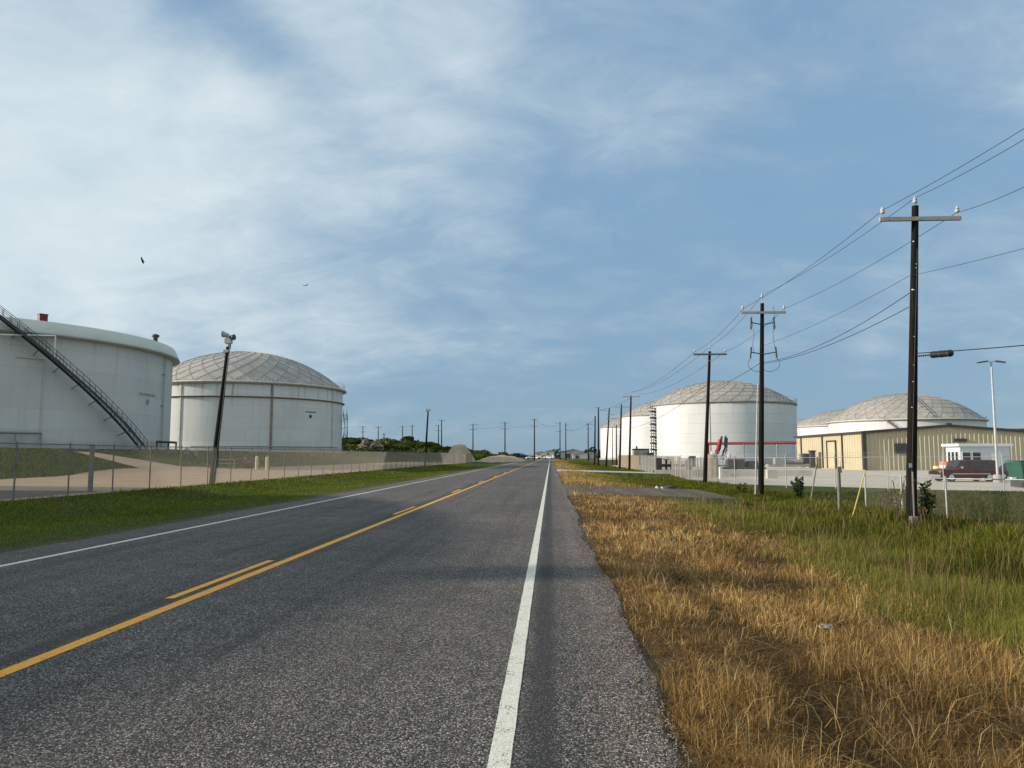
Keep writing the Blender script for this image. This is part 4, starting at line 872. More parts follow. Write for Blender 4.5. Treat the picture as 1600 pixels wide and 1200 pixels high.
# folding boom lift
q = at(1128, 716, 112); t = thing('boom_lift', 'folding boom machine with red and dark upright arms on a pale base', 'boom lift', (q.x, 112, -.4), R(10))
mb = MB(); mb.loft([[(-2.3, -1, .7), (2.3, -1, .7), (2.3, 1, .7), (-2.3, 1, .7)], [(-2.1, -.95, 1.25), (2.0, -.95, 1.2), (2.0, .95, 1.2), (-2.1, .95, 1.25)]]); mb.box((-1.2, 0, 1.7), (1.5, 1.5, .9)); mb.build('chassis', 'white', t, .05)
mb = MB(); P_ = [Vector((-1.1, 0, 1.5)), Vector((-.5, 0, 2.9)), Vector((-.15, 0, 4.35))]
for dy in (-.24, .24):
    for p, q in zip(P_, P_[1:]): mb.tube(p+Vector((-.18, dy, 0)), q+Vector((-.14, dy, 0)), .07, n=6); mb.tube(p+Vector((.2, dy, 0)), q+Vector((.16, dy, 0)), .07, n=6)
    for k in range(7): p = P_[0]+(P_[2]-P_[0])*k/7; q = P_[0]+(P_[2]-P_[0])*(k+1)/7; mb.tube(p+Vector((-.18 if k % 2 else .2, dy, 0)), q+Vector((.2 if k % 2 else -.18, dy, 0)), .05, n=5)
for k in range(8): p = P_[0]+(P_[2]-P_[0])*k/7; mb.tube(p+Vector((.18, -.24, 0)), p+Vector((.18, .24, 0)), .05, n=5)
mb.box((-.38, 0, 3.5), (.3, .42, 1.5), 0, 0, .2); mb.build('lower_boom', 'redbright', t)
mb = MB(); mb.tube((-.1, .1, 4.3), (.15, .1, 4.75), .16, n=8); mb.box((.75, .25, 3.95), (.42, .36, 1.25), 0, 0, .1); mb.tube((.75, .25, 4.5), (.72, .25, 4.85), .14, n=8); mb.tube((.72, .25, 3.4), (-.05, .25, 1.5), .13, n=8); mb.tube((.9, .1, 3.4), (.25, .1, 1.4), .08, n=6); mb.path([(.6, .05, 3.2), (.15, 0, 2.6), (.3, -.05, 1.9), (.05, 0, 1.4)], .06, 6); mb.build('upper_boom', 'dark', t)
mb = MB(); mb.box((1.2, -.3, 1.75), (1.1, .9, .55)); mb.path([(.7, -.7, 1.3), (.7, -.7, 2.4), (1.7, -.7, 2.4), (1.7, -.7, 1.3)], .05, 6); mb.tube((-1.7, -.5, 1.9), (-1.7, -.5, 2.6), .13, n=8); mb.build('engine_deck', 'white', t, .02)
mb = MB(); mb.tube((.1, -.2, 1.5), (.9, .1, 2.9), .09, n=8); mb.build('ram', 'galv', t)
for x in (-1.5, 1.5):
    for s in (-1, 1): mb = MB(); mb.tube((x, s*.8, .5), (x, s*1.15, .5), .5, n=18); mb.build('wheel', 'tyre', t)
# blue and white flatbed
q = at(1091, 716, 100); t = thing('service_truck', 'small blue and white service truck behind the slatted gate', 'truck', (q.x, 100, -.42), R(-8))
mb = MB(); mb.loft([[(-1.6, -.9, .6), (-.3, -.9, .6), (-.3, .9, .6), (-1.6, .9, .6)], [(-1.55, -.9, 1.3), (-.3, -.9, 1.3), (-.3, .9, 1.3), (-1.55, .9, 1.3)], [(-1.1, -.75, 2.0), (-.35, -.75, 2.0), (-.35, .75, 2.0), (-1.1, .75, 2.0)]]); mb.build('cab', 'blue', t, .04)
mb = MB(); mb.box((.85, 0, 1.05), (2.3, 1.85, .8)); mb.box((.5, 0, 1.7), (.6, 1.5, .5)); mb.build('bed', 'white', t, .03)
mb = MB(); mb.add([(-1.5, -.92, 1.35), (-.5, -.92, 1.35), (-.5, -.80, 1.85), (-1.1, -.80, 1.85)], [(0, 1, 2, 3)]); mb.build('side_glass', 'glass', t)
for x in (-1.1, 1.1):
    for s in (-1, 1): mb = MB(); mb.tube((x, s*.65, .4), (x, s*.93, .4), .4, n=16); mb.build('wheel', 'tyre', t)
# yard equipment
def cabinet(px, py, Y, w, h, lb, mat, nm='yard_tank', cap='dark'):
    q = at(px, py, Y); t = thing(nm, lb, nm.replace('_', ' '), (q.x, Y, q.z)); mb = MB(); mb.box((0, 0, h/2), (w, w*.8, h)); mb.build('cabinet', mat, t, .05); mb = MB(); mb.box((0, 0, h+.1), (w*1.05, w*.85, .2)); mb.tube((-w*.25, 0, h), (-w*.25, 0, h+.6), .15); mb.build('top', cap, t)
    for s in (-.3, .2): mb = MB(); mb.box((s*w, -w*.41, h*.5), (w*.25, .05, h*.7)); mb.build('door', 'galvold', t)
    return t
cabinet(1001, 722, 122, 2.4, 1.9, 'grey generator cabinet with dark top behind the slatted fence', 'gravelgrey', 'generator'); cabinet(1016, 724, 118, 1.1, 1.4, 'small dark pump cabinet beside the ladder tower', 'dark', 'pump_cabinet')
q = at(1034, 738, 84); t = thing('valve_skid', 'rusty dark valve skid with wheel inside the open gate', 'valve skid', (q.x, 84, -.35)); mb = MB(); mb.box((0, 0, .25), (1.7, 1.2, .25)); mb.box((-.3, 0, 1.0), (.6, .7, 1.4)); mb.tube((.5, 0, .3), (.5, 0, 1.5), .12); mb.tube((-.3, 0, .9), (1.1, 0, .9), .16); mb.build('frame', 'browntrim', t)
mb = MB(); mb.lathe([(.35, -.04), (.4, 0), (.35, .04), (.3, 0), (.35, -.04)], 16, (.5, 0, 1.55)); mb.tube((.15, 0, 1.55), (.85, 0, 1.55), .03); mb.build('hand_wheel', 'dark', t)
q = at(1158, 722, 105); t = thing('equipment_skid', 'low dark equipment skid with grey hood below the red pipe', 'equipment skid', (q.x, 105, -.42)); mb = MB(); mb.box((0, 0, .35), (6.0, 1.8, .3)); mb.box((-.8, 0, 1.0), (2.2, 1.4, 1.0)); mb.box((1.5, 0, .9), (1.6, 1.2, .8)); mb.tube((.2, 0, .8), (2.8, 0, .8), .25); mb.build('frame', 'dark', t); mb = MB(); mb.box((-.8, 0, 1.6), (2.3, 1.5, .18)); mb.tube((-1.4, .2, 1.6), (-1.4, .2, 2.2), .09); mb.build('hood', 'gravelgrey', t, .03)
q = at(1232, 722, 128); t = thing('equipment_skid', 'long grey pump skid between red pipe riser and warehouse', 'equipment skid', (q.x, 128, -.4)); mb = MB(); mb.box((0, 0, .4), (7, 2, .4)); mb.box((-1.5, 0, 1.1), (1.6, 1.3, 1.0)); mb.tube((-.6, 0, 1.), (2.6, 0, 1.), .45); mb.build('frame', 'gravelgrey', t); mb = MB(); mb.box((2.7, 0, 1.5), (.9, .9, 1.7)); mb.build('motor', 'dark', t)
q = at(1113, 735, 78); mb = MB(); mb.lathe([(.6, 0), (.6, 1.9), (.5, 2.1), (.01, 2.2)], 20); o = mb.build('steel_drum', 'slat'); o.location = (q.x, 78, -.45); tag(o, 'rust brown upright drum behind the fence at the third pole', 'drum')
for k, (px, lb) in enumerate(((1125, 'white bollard behind the fence, right of the third pole'), (1205, 'pale concrete block behind the fence right of the second pole'))):
    q = at(px, 735, 74); mb = MB(); (mb.tube((0, 0, 0), (0, 0, 1.1), .12, n=12) if k == 0 else mb.box((0, 0, .4), (.9, .8, .85))); o = mb.build('bollard' if k == 0 else 'concrete_block', 'whitepipe' if k == 0 else 'pale'); o.location = (q.x, 74, hz(q.x)); tag(o, lb, 'bollard' if k == 0 else 'block')
q = at(1111, 712, 165); t = thing('yard_light', 'slim yard lamp post in front of the largest domed tank', 'lamp post', (q.x, 165, 0)); hh = at(1113, 630, 165).z; mb = MB(); mb.tube((0, 0, 0), (0, 0, hh), .14, .09, 8); mb.build('shaft', 'galvold', t); mb = MB(); mb.box((.5, 0, hh), (1.4, .4, .16)); mb.build('lamp_head', 'dark', t)
# low shed behind the fence and culvert rails
for px, lb in ((1029, 'left white slanted culvert rail in the roadside ditch'), (1037, 'right white slanted culvert rail in the roadside ditch')):
    a = at(px-3, 750, 46); b = at(px+4, 762, 43.5); b.z = hz(b.x)+.0; a.z = hz(a.x)+.3; mb = MB(); mb.tube(a, b-Vector((0, 0, .1)), .06, n=8); mb.tube(a, a+Vector((0, .5, -.1)), .06, n=8); tag(mb.build('culvert_rail', 'whitepipe'), lb, 'rail', 'culvert rails')
q = at(1020, 752, 47.5); mb = MB(); mb.lathe([(.5, -.8), (.5, .8), (.42, .8), (.42, -.8)], 24); o = mb.build('culvert_pipe', 'dark'); o.rotation_euler = (PI/2, 0, 0); o.location = (q.x+.9, 47.0, hz(q.x)-.2); tag(o, 'dark culvert pipe mouth in the grassy ditch below the fence gate', 'culvert')
# left yard: bollards and red pump box
for px, lb in ((401, 'left pale yellow bollard beside the red pump box'), (417, 'right pale yellow bollard beyond the left fence')):
    q = at(px, 733, 82); mb = MB(); mb.tube((0, 0, -.1), (0, 0, 1.35), .17, n=14); mb.tube((0, 0, 1.35), (0, 0, 1.45), .17, .05, 14); o = mb.build('bollard', 'yellow'); o.location = (q.x, 82, max(hz(q.x), q.z-.1)); tag(o, lb, 'bollard', 'yellow bollards')
q = at(389, 731, 84); t = thing('pump_box', 'dark red pump box at the foot of the grassy tank berm', 'pump box', (q.x, 84, hz(q.x))); mb = MB(); mb.box((0, 0, .5), (1.1, .9, .9)); mb.tube((-.5, -.5, .55), (.5, -.5, .55), .3, n=14); mb.build('box', 'red', t, .04); mb = MB(); mb.tube((0, -.55, .6), (.3, -.7, .75), .07, n=8); mb.tube((-.5, 0, 1.), (-.5, 0, 1.3), .06, n=8); mb.build('valve', 'galv', t)
q = at(352, 731, 80); t = thing('pipe_rack', 'low grey pipe rack on the dirt track edge', 'pipe rack', (q.x, 80, hz(q.x))); mb = MB(); mb.path([(-1, 0, 0), (-1, 0, .9), (1, 0, .9), (1, 0, 0)], .06); mb.tube((-1, 0, .5), (1, 0, .5), .05); mb.build('frame', 'galvold', t)
for px, py, lb in ((306, 722, 'pale grey marker stub on the berm left of the siren pole'), (292, 704, 'small grey green hydrant at the foot of the domed tank')):
    q = at(px, py, 92); mb = MB(); mb.lathe([(.24, -.3), (.22, .45), (.3, .5), (.26, .7), (.1, .82), (.01, .84)], 14); mb.tube((-.32, 0, .3), (.32, 0, .3), .09, n=8); o = mb.build('hydrant', 'gravelgrey'); o.location = (q.x, 92, hz(q.x)); tag(o, lb, 'hydrant')
# piece of litter in the dry grass
q = at(1293, 1030, 7.7); mb = MB(); mb.blob((0, 0, 0), (.06, .045, .025), 11, 7, 0, .3); o = mb.build('litter', 'litter'); o.location = (q.x, 7.7, hz(q.x)+.12); tag(o, 'crumpled pale grey plastic scrap lying in the brown grass', 'litter')

# ------------------------------------------------------------------ far end of the road: vehicles, sheds
for k, (px, Y, lb, L_, H_) in enumerate(((829, 380, 'leftmost far white car at the end of the road', 4.6, 1.6), (838, 395, 'far white car second from left at the end of the road', 4.8, 1.7), (847, 390, 'far white pickup sized car before the pale shed', 5.4, 1.9), (858, 385, 'rightmost far white car at the end of the road', 5.2, 1.9))):
    car('far_car', lb, 'car', (gx(px, Y), Y, 0.0), R(20*(-1)**k), L_, 1.9, H_, 'whitecar', .27, .14, .08, .58, 'far cars at the end of the road', False)
def shed(px, Y, w, h, d, lb, wallm, roofm='metalroof'):
    t = thing('shed', lb, 'shed', (gx(px, Y), Y, 0)); mb = MB(); mb.box((0, 0, h/2), (w, d, h)); mb.prism([(-w/2, h), (w/2, h), (0, h+w*.12)], -d/2, d/2); mb.build('wall', wallm, t)
    mb = MB()
    for s in (-1, 1): mb.box((s*w*.26, 0, h+w*.075), (w*.56, d+.6, .18), 0, 0, s*.235)
    mb.build('roof', roofm, t); mb = MB(); mb.box((-w*.2, -d/2-.04, h*.4), (w*.22, .1, h*.7)); mb.build('door', 'dark', t)
shed(859, 430, 5.0, 4.0, 7, 'tall pale shed behind the far cars at the road end', 'pale'); shed(846, 470, 8, 3.2, 7, 'low cream shed left behind the far cars', 'cream'); shed(906, 420, 8, 2.3, 8, 'low pale far shed right of the close pole pair', 'pale'); shed(922, 430, 6, 2.6, 6, 'small grey far shed beside the lone far pole', 'gravelgrey'); shed(894, 520, 16, 4.0, 8, 'long low grey far shed at the horizon', 'gravelgrey')

# ------------------------------------------------------------------ birds
def bird(p, span, roll, rz, lb, mat):
    t = thing('bird', lb, 'bird', p, rz); mb = MB(); rings = []
    for x, r_ in ((-.55, .02), (-.42, .08), (-.2, .13), (.1, .15), (.35, .09), (.55, .06), (.62, .015)): rings.append([(x*span*.35, r_*span*.35*cos(a*PI/4), r_*span*.3*sin(a*PI/4)) for a in range(8)])
    mb.loft(rings, smooth=True); mb.add([(.5*span*.35, 0, 0), (.82*span*.35, .12*span*.35, 0), (.82*span*.35, -.12*span*.35, 0), (.6*span*.35, 0, .02)], [(0, 1, 2), (0, 3, 1), (0, 2, 3)])
    for s in (-1, 1):
        up = roll if s > 0 else roll*.9
        pts = [(0, -.13), (.24, -.2), (.5, -.1), (.24, .02), (0, .16)]; z = lambda y: up*y*span - .12*span*y*y*2
        vs = [(x*span, s*y*span, z(y)) for y, x in pts] + [(x*span, s*y*span, z(y)-.02*span*(1-y)) for y, x in pts]
        mb.add(vs, [(0, 1, 2, 3, 4), (9, 8, 7, 6, 5)] + [(i, 5+i, 5+(i+1) % 5, (i+1) % 5) for i in range(5)])
    o = mb.build('body', mat, t); return t
b1 = bird(at(223, 408, 60), .8, .35, R(40), 'black bird flying above the big left tank', 'bird'); b1.rotation_euler = (R(62), R(0), R(65))
b2 = bird(at(478, 446, 110), 1.05, .28, R(80), 'grey gliding bird above the domed left tank', 'birdgrey'); b2.rotation_euler = (R(-12), 0, R(85))

# ------------------------------------------------------------------ grass
def vnoise(x, y, s):
    return (np.sin(x*s*1.3+y*s*.7+1)+np.sin(x*s*-.9+y*s*1.6+2.3)+np.sin(x*s*2.1+y*s*2.7+.4)*.6+np.sin(x*s*3.9-y*s*3.1)*.4+np.sin(x*s*6.1+y*s*5.2+3)*.3)/3.3
def blades(name, x, y, h, w, lean, cols, mat, z=None, curl=.5, az=None):
    """curved grass blades, each a tapering strip of three segments"""
    n = len(x); z = np.interp(x, TX, TZ) if z is None else z
    a = rng.uniform(0, 2*PI, n) if az is None else az
    f = a + PI/2 + rng.uniform(-.9, .9, n); wx, wy = np.cos(f)*w/2, np.sin(f)*w/2; wv = np.stack([wx, wy, np.zeros(n)], 1)
    base = np.stack([x, y, z-.03], 1); rows = []
    side = rng.normal(0, .12, n)*h
    for t, ww in ((0, .9), (.4, 1.), (.75, .7), (1, 0)):
        r = lean*h*t**1.8; zz = h*(t*1.25 - t*t*np.clip(.25+lean*curl, .25, 1.2)); sd = side*t*t*(1-t)*4
        c = base + np.stack([np.cos(a)*r-np.sin(a)*sd, np.sin(a)*r+np.cos(a)*sd, zz], 1)
        rows += [c-wv*ww, c+wv*ww] if ww else [c]
    V = np.stack(rows, 1).reshape(-1, 3); i = np.arange(n)*7
    Q = np.concatenate([np.stack([i, i+1, i+3, i+2], 1), np.stack([i+2, i+3, i+5, i+4], 1)]); T = np.stack([i+4, i+5, i+6], 1)
    me = np_mesh(name, V, Q, mat, T); setcol(me, np.repeat(cols, 7, 0)); o = bpy.data.objects.new(name, me); COL.objects.link(o); return struct(o, 'stuff')
def sample(n, y0, y1, xl, xr, p=1.7):
    u = rng.uniform(0, 1, n); e = 1-p-1e-4; y = (y0**e + u*(y1**e-y0**e))**(1/e); x = rng.uniform(0, 1, n); a, b = xl(y), xr(y); return a+(b-a)*x, y
def pal(n, cols, wts=None, j=.25): c = np.array(cols)[rng.choice(len(cols), n, p=wts)]; return c*rng.uniform(1-j, 1+j, (n, 1))
def edge(y): return 5.3+.55*np.sin(y*.45)+.35*np.sin(y*1.1+1)+np.where(y < 9, (9-y)*.25, 0)-np.where(y > 30, (y-30)*.02, 0)
STRAW = [(.48, .295, .10), (.62, .425, .17), (.31, .172, .058), (.17, .088, .032), (.70, .54, .28)]
def indrive(x, y): return (y > 34) & (y < 44.2) & (x < 8.2) | (y > 79) & (y < 93) & (x < 13)
def roadedge(y): return .73+.07*np.sin(y*1.3)+.06*np.sin(y*3.1+1)+.05*np.sin(y*7.3)+.05*np.sin(y*13)
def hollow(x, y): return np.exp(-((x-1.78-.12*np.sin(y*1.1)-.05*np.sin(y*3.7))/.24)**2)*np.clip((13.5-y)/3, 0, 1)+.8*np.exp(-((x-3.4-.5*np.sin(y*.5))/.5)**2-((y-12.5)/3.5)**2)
def tufts(name, nt, per, y0, y1, p, hh, wts, xr, mat='dry', palette=STRAW, gap=.0):
    x, y = sample(nt, y0, y1, lambda y: np.full_like(y, .6), xr, p)
    cl = vnoise(x, y, 1.5); cl2 = vnoise(x+30, y, .5)
    k = (x > roadedge(y)+.05*rng.random(nt)) & (~indrive(x, y) | (rng.random(nt) < .38)) & (rng.random(nt) < np.clip(.9+.5*cl+.25*cl2-gap, .4, 1)) & (rng.random(nt) < np.clip((edge(y)+1.0-x)/2.2, .05, 1))
    x, y, cl, cl2 = x[k], y[k], cl[k], cl2[k]; nt = len(x)
    k = rng.random(len(x)) > .25*hollow(x, y); x, y, cl, cl2 = x[k], y[k], cl[k], cl2[k]; nt = len(x)
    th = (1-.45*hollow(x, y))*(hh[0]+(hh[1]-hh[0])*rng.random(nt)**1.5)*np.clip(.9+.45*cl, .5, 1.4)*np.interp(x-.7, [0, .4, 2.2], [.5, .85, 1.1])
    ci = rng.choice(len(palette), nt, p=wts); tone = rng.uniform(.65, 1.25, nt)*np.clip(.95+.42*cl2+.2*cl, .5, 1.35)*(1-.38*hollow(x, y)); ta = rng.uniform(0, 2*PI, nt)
    i = np.repeat(np.arange(nt), per); n = len(i); rr = np.abs(rng.normal(0, .08, n))*(1+.02*y[i]); a = rng.uniform(0, 2*PI, n)
    bx, by = x[i]+rr*np.cos(a), y[i]+rr*np.sin(a); az = np.where(rng.random(n) < .35, ta[i]+rng.normal(0, .5, n), a)
    cj = np.where(rng.random(n) < .62, ci[i], rng.choice(len(palette), n, p=wts)); c = np.array(palette)[cj]*(tone[i]*rng.uniform(.75, 1.25, n))[:, None]
    h = th[i]*rng.uniform(.45, 1.15, n); w = np.maximum(.003, .0007*by)*rng.uniform(.6, 1.3, n)
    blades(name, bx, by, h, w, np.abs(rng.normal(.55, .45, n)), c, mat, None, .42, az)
XR = lambda y: np.minimum(edge(y)+1.3, y*.75+2.2)
# brown roadside grass: dense tufts with hollows between
tufts('dry_grass', 24000, 14, 2.6, 75, 1.95, (.07, .28), [.36, .18, .28, .13, .05], XR)
# matted thatch: short, nearly lying
n = 130000; x, y = sample(n, 2.6, 60, lambda y: np.full_like(y, .68), XR, 1.9)
k = ~indrive(x, y) & (x > roadedge(y)-.02) & (rng.random(n) < np.clip((edge(y)+.5-x)/1.2, .1, 1)); x, y = x[k], y[k]; n = len(x); cl2 = vnoise(x+30, y, .5)
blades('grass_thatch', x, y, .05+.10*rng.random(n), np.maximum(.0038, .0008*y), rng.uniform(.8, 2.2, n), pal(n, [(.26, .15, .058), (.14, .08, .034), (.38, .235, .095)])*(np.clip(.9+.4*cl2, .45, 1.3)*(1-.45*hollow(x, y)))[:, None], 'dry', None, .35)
# long pale lying stalks, arched
n = 1300; x, y = sample(n, 2.8, 22, lambda y: np.full_like(y, 1.0), lambda y: np.minimum(edge(y), y*.75+2), 1.8)
blades('fallen_stalks', x, y, rng.uniform(.2, .42, n), np.maximum(.0038, .0006*y), rng.uniform(.8, 2.2, n), pal(n, [(.58, .42, .21), (.44, .29, .12), (.30, .19, .09)]), 'dry', np.interp(x, TX, TZ)+.04, .5)
# green ditch grass
GREEN = [(.105, .122, .011), (.16, .165, .018), (.064, .084, .008), (.25, .225, .04), (.30, .23, .07)]
n = 170000; x, y = sample(n, 5, 62, lambda y: edge(y)-1.3, lambda y: np.maximum(np.minimum(13.2+0*y, y*.75+2.2), edge(y)), 1.35)
k = (x < 13.2) & ~indrive(x, y) & (rng.random(n) < np.clip((x-edge(y)+1.1)/1.5, .08, 1)); x, y = x[k], y[k]; n = len(x)
cl = vnoise(x+9, y, 1.2); cl2 = vnoise(x, y+17, .5)
h = (.24+.26*rng.random(n)+.18*cl+.12*cl2)*np.interp(x-edge(y), [-1, .5, 2.5], [.6, .85, 1.1])*np.interp(y, [8, 25, 34], [1, .9, .62]); h = np.maximum(h, .12)
wts = [.40, .25, .25, .08, .02]; c = pal(n, GREEN, wts); e2 = np.clip(1-(x-edge(y))/2.4, 0, 1)[:, None]; c = c*(1-.6*e2)+np.array([(.235, .205, .055)])*.6*e2
c *= (np.clip(.95+.6*cl2+.3*cl, .4, 1.4)*np.interp(x-edge(y), [1.2, 3.2, 6], [1, .72, .85]))[:, None]
blades('tall_green_grass', x, y, h, np.maximum(.005, .0007*y)*rng.uniform(.7, 1.4, n), np.abs(rng.normal(.4, .35, n)), c, 'green', None, .45)
# rough grass along the right side farther on
n = 60000; x, y = sample(n, 44, 330, lambda y: np.full_like(y, .8), lambda y: np.full_like(y, 12.6), 1.5); k = ~indrive(x, y); x, y = x[k], y[k]; n = len(x); cl = vnoise(x, y, .35); dryp = np.clip(1.15-x/5.5+.5*cl, 0, 1)[:, None]
c = pal(n, [(.10, .118, .012), (.15, .155, .02), (.065, .082, .01)])*(1-dryp)+pal(n, [(.46, .30, .11), (.30, .18, .07), (.56, .40, .17)])*dryp
blades('far_verge_grass', x, y, (.14+.22*rng.random(n)+.10*cl)*np.interp(x, [.8, 2], [.5, 1]), .0008*y*rng.uniform(.7, 1.4, n), np.abs(rng.normal(.4, .35, n)), c, 'green', None, .45)
# seed heads mixed in at the ditch and by the fence
n = 2500; x, y = sample(n, 9, 34, lambda y: edge(y)-.3, lambda y: np.minimum(13.5+0*y, y*.75+2.), 1.2); k = ~indrive(x, y); x, y = x[k], y[k]; n = len(x)
blades('seed_stalks', x, y, rng.uniform(.5, .95, n), np.maximum(.005, .00045*y), rng.uniform(.1, .6, n), pal(n, [(.30, .22, .10), (.22, .13, .07), (.20, .18, .05)]), 'dry')
# mown field beyond the low fence
n = 90000; x, y = sample(n, 6, 47.5, lambda y: np.full_like(y, 13.6), lambda y: y*.68+4, 1.0); k = (y < np.interp(x, [13, 26, 30, 120], [61, 47, 46.5, 45.5])); x, y = x[k], y[k]; n = len(x); cl = vnoise(x, y, .5)
blades('field_grass', x, y, (.08+.14*rng.random(n)+.05*cl), .00085*y*rng.uniform(.7, 1.4, n), rng.uniform(.2, 1., n), pal(n, [(.075, .085, .020), (.105, .10, .03), (.05, .062, .014), (.15, .13, .05)], [.4, .25, .25, .1]), 'green')
# left verge
n = 110000; x, y = sample(n, 9, 150, lambda y: np.full_like(y, -18.9), lambda y: np.full_like(y, -9.15), 1.5)
cl = vnoise(x, y, .9); cl2 = vnoise(x+5, y+3, .3); near = np.clip((x+10.6)/1.4, 0, 1)
k = (x < -9.25-.12*rng.random(n)+.1*np.sin(y*2.2)) & (rng.random(n) < 1-.45*near); x, y, cl, cl2, near = x[k], y[k], cl[k], cl2[k], near[k]; n = len(x)
h = (.05+.08*rng.random(n)+.03*cl)*np.interp(x, [-19, -18, -15, -9.5], [2.1, 1.5, 1.2, .7]); h = np.maximum(h, .03)
c = pal(n, [(.115, .152, .013), (.175, .20, .022), (.075, .108, .011), (.25, .21, .05)], [.4, .28, .24, .08]); c = c*(1-.45*near[:, None])+np.array([(.19, .15, .06)])*.45*near[:, None]
c *= np.clip(1+.3*cl2, .7, 1.3)[:, None]
blades('verge_grass', x, y, h, np.maximum(.006, .0008*y)*rng.uniform(.7, 1.4, n), rng.uniform(.2, 1., n), c, 'green')
# berm and yard grass on the left
n = 90000; x, y = sample(n, 26, 215, lambda y: np.full_like(y, -62.), lambda y: np.full_like(y, -30.), 1.15)
ine = np.interp(y, [8, 51, 57, 66, 76, 80], [-31, -33.3, -35, -36.2, -35.9, -33.3]); path = (x > -46.5) & (x < -35) & (y > np.interp(x, [-46, -36], [72.2, 65.5])) & (y < np.interp(x, [-46, -36], [75.6, 74.4]))
d1 = np.hypot(x-c1[0], y-c1[1]) > R1+1.2; d2 = np.hypot(x-c2[0], y-c2[1]) > R2+1.2; d0 = np.hypot(x-c0[0], y-c0[1]) > R1+1.2
k = (x < ine) & ~path & d1 & d2 & d0; x, y = x[k], y[k]; n = len(x); cl = vnoise(x, y, .35)
blades('berm_grass', x, y, .10+.16*rng.random(n)+.06*cl, .0010*y*rng.uniform(.7, 1.4, n), rng.uniform(.2, 1., n), pal(n, [(.075, .095, .018), (.115, .12, .03), (.05, .065, .014), (.17, .14, .055)], [.36, .26, .22, .16])*np.clip(1+.35*cl, .6, 1.4)[:, None], 'green')

# loose stones along the right edge of the asphalt
n = 5200; x, y = sample(n, 2.8, 24, lambda y: roadedge(y)-.22, lambda y: roadedge(y)+.16, 1.5); r = rng.uniform(.003, .009, n)*(1+y*.02); z = np.where(x < .74, -.012, -.05)+r*.5
o6 = np.array([(1, 0, 0), (-1, 0, 0), (0, 1, 0), (0, -1, 0), (0, 0, .8), (0, 0, -.8)]); V = np.stack([x, y, z], 1)[:, None, :] + o6[None]*r[:, None, None]*rng.uniform(.6, 1.3, (n, 6, 1))
F = np.array([(0, 2, 4), (2, 1, 4), (1, 3, 4), (3, 0, 4), (2, 0, 5), (1, 2, 5), (3, 1, 5), (0, 3, 5)]); T = (np.arange(n)[:, None, None]*6+F[None]).reshape(-1, 3)
me = np_mesh('loose_stones', V.reshape(-1, 3), np.zeros((0, 4), int), 'leaf', T); setcol(me, np.repeat(pal(n, [(.20, .185, .165), (.11, .10, .09), (.34, .31, .27)]), 6, 0)); o = bpy.data.objects.new('loose_stones', me); COL.objects.link(o); struct(o, 'stuff')
# weeds by the fence
def weed(px, Y, hgt, lb, cols, nl=170, spread=.45, size=.075, stems=7):
    x = gx(px, Y); t = thing('weed_plant', lb, 'weed', (x, Y, hz(x)-.05), 0, 'tall weeds by the fence'); mb = MB(); P = []
    for k in range(stems):
        a = random.uniform(0, 2*PI); s = random.uniform(.2, 1)*spread; hh = hgt*random.uniform(.6, 1); pts = [Vector((cos(a)*s*(j/5)**1.4, sin(a)*s*(j/5)**1.4, hh*j/5)) for j in range(6)]; mb.path(pts, .009, 5)
        for j in range(nl//stems): f = random.uniform(.25, 1); i = min(4, int(f*5)); P.append(pts[i]+(pts[i+1]-pts[i])*(f*5-i)+Vector((random.gauss(0, .06), random.gauss(0, .06), random.gauss(0, .04))))
    mb.build('stem', 'bark', t); p = np.array([tuple(v) for v in P]); n = len(p); a = rng.normal(size=(n, 3)); a /= np.linalg.norm(a, axis=1)[:, None]; b = np.cross(a, rng.normal(size=(n, 3))); b /= np.linalg.norm(b, axis=1)[:, None]; s = size*rng.uniform(.6, 1.5, (n, 1))
    me = np_mesh('foliage', np.stack([p-a*s, p-b*s*.4, p+a*s, p+b*s*.4], 1).reshape(-1, 3), np.arange(n*4).reshape(-1, 4), 'leaf'); setcol(me, np.repeat(pal(n, cols), 4, 0)); o = bpy.data.objects.new('foliage', me); COL.objects.link(o); o.parent = t
GW = [(.035, .055, .015), (.05, .07, .025), (.03, .04, .015)]
weed(1247, 38.5, 1.5, 'leafy dark green weed at the fence right of the second pole', GW, 260, .6, .1); weed(1441, 26.4, 1.45, 'tall narrow dark weed just right of the nearest pole', GW, 420, .28, .085, 9); weed(1432, 26.0, .9, 'reddish brown dry weed at the foot of the nearest pole', [(.16, .09, .05), (.22, .14, .08)], 140, .4, .06)
weed(1399, 26.6, 1.7, 'tall straw coloured weed just left of the nearest pole', [(.30, .22, .13), (.22, .15, .09)], 70, .3, .05, 6); weed(1160, 46, .75, 'low yellow green weed between the second and third poles', [(.14, .15, .03), (.08, .10, .02)], 160, .5, .09)

# ------------------------------------------------------------------ light and sky
SUN_H, SUN_E = R(263), R(18)
w = bpy.data.worlds.new('World'); S.world = w; w.use_nodes = True; nt = w.node_tree; N, L = nt.nodes, nt.links; bg = N['Background']; STR = .12; bg.inputs[1].default_value = STR
sk = N.new('ShaderNodeTexSky'); sk.sky_type = 'NISHITA'; sk.sun_disc = False; sk.sun_elevation = SUN_E; sk.sun_rotation = SUN_H; sk.air_density = 1.; sk.dust_density = .6; sk.ozone_density = 2.5
tc = N.new('ShaderNodeTexCoord'); sp_ = N.new('ShaderNodeSeparateXYZ'); L.new(tc.outputs['Generated'], sp_.inputs[0]); X, Y_, Z = sp_.outputs
K = lambda c: tuple(v/STR for v in c)
clear = mix(N, L, .82, sk.outputs[0], ramp(N, L, Z, [(0, K((.19, .345, .465))), (.10, K((.165, .345, .525))), (.32, K((.155, .36, .60))), (.8, K((.12, .30, .54)))]))
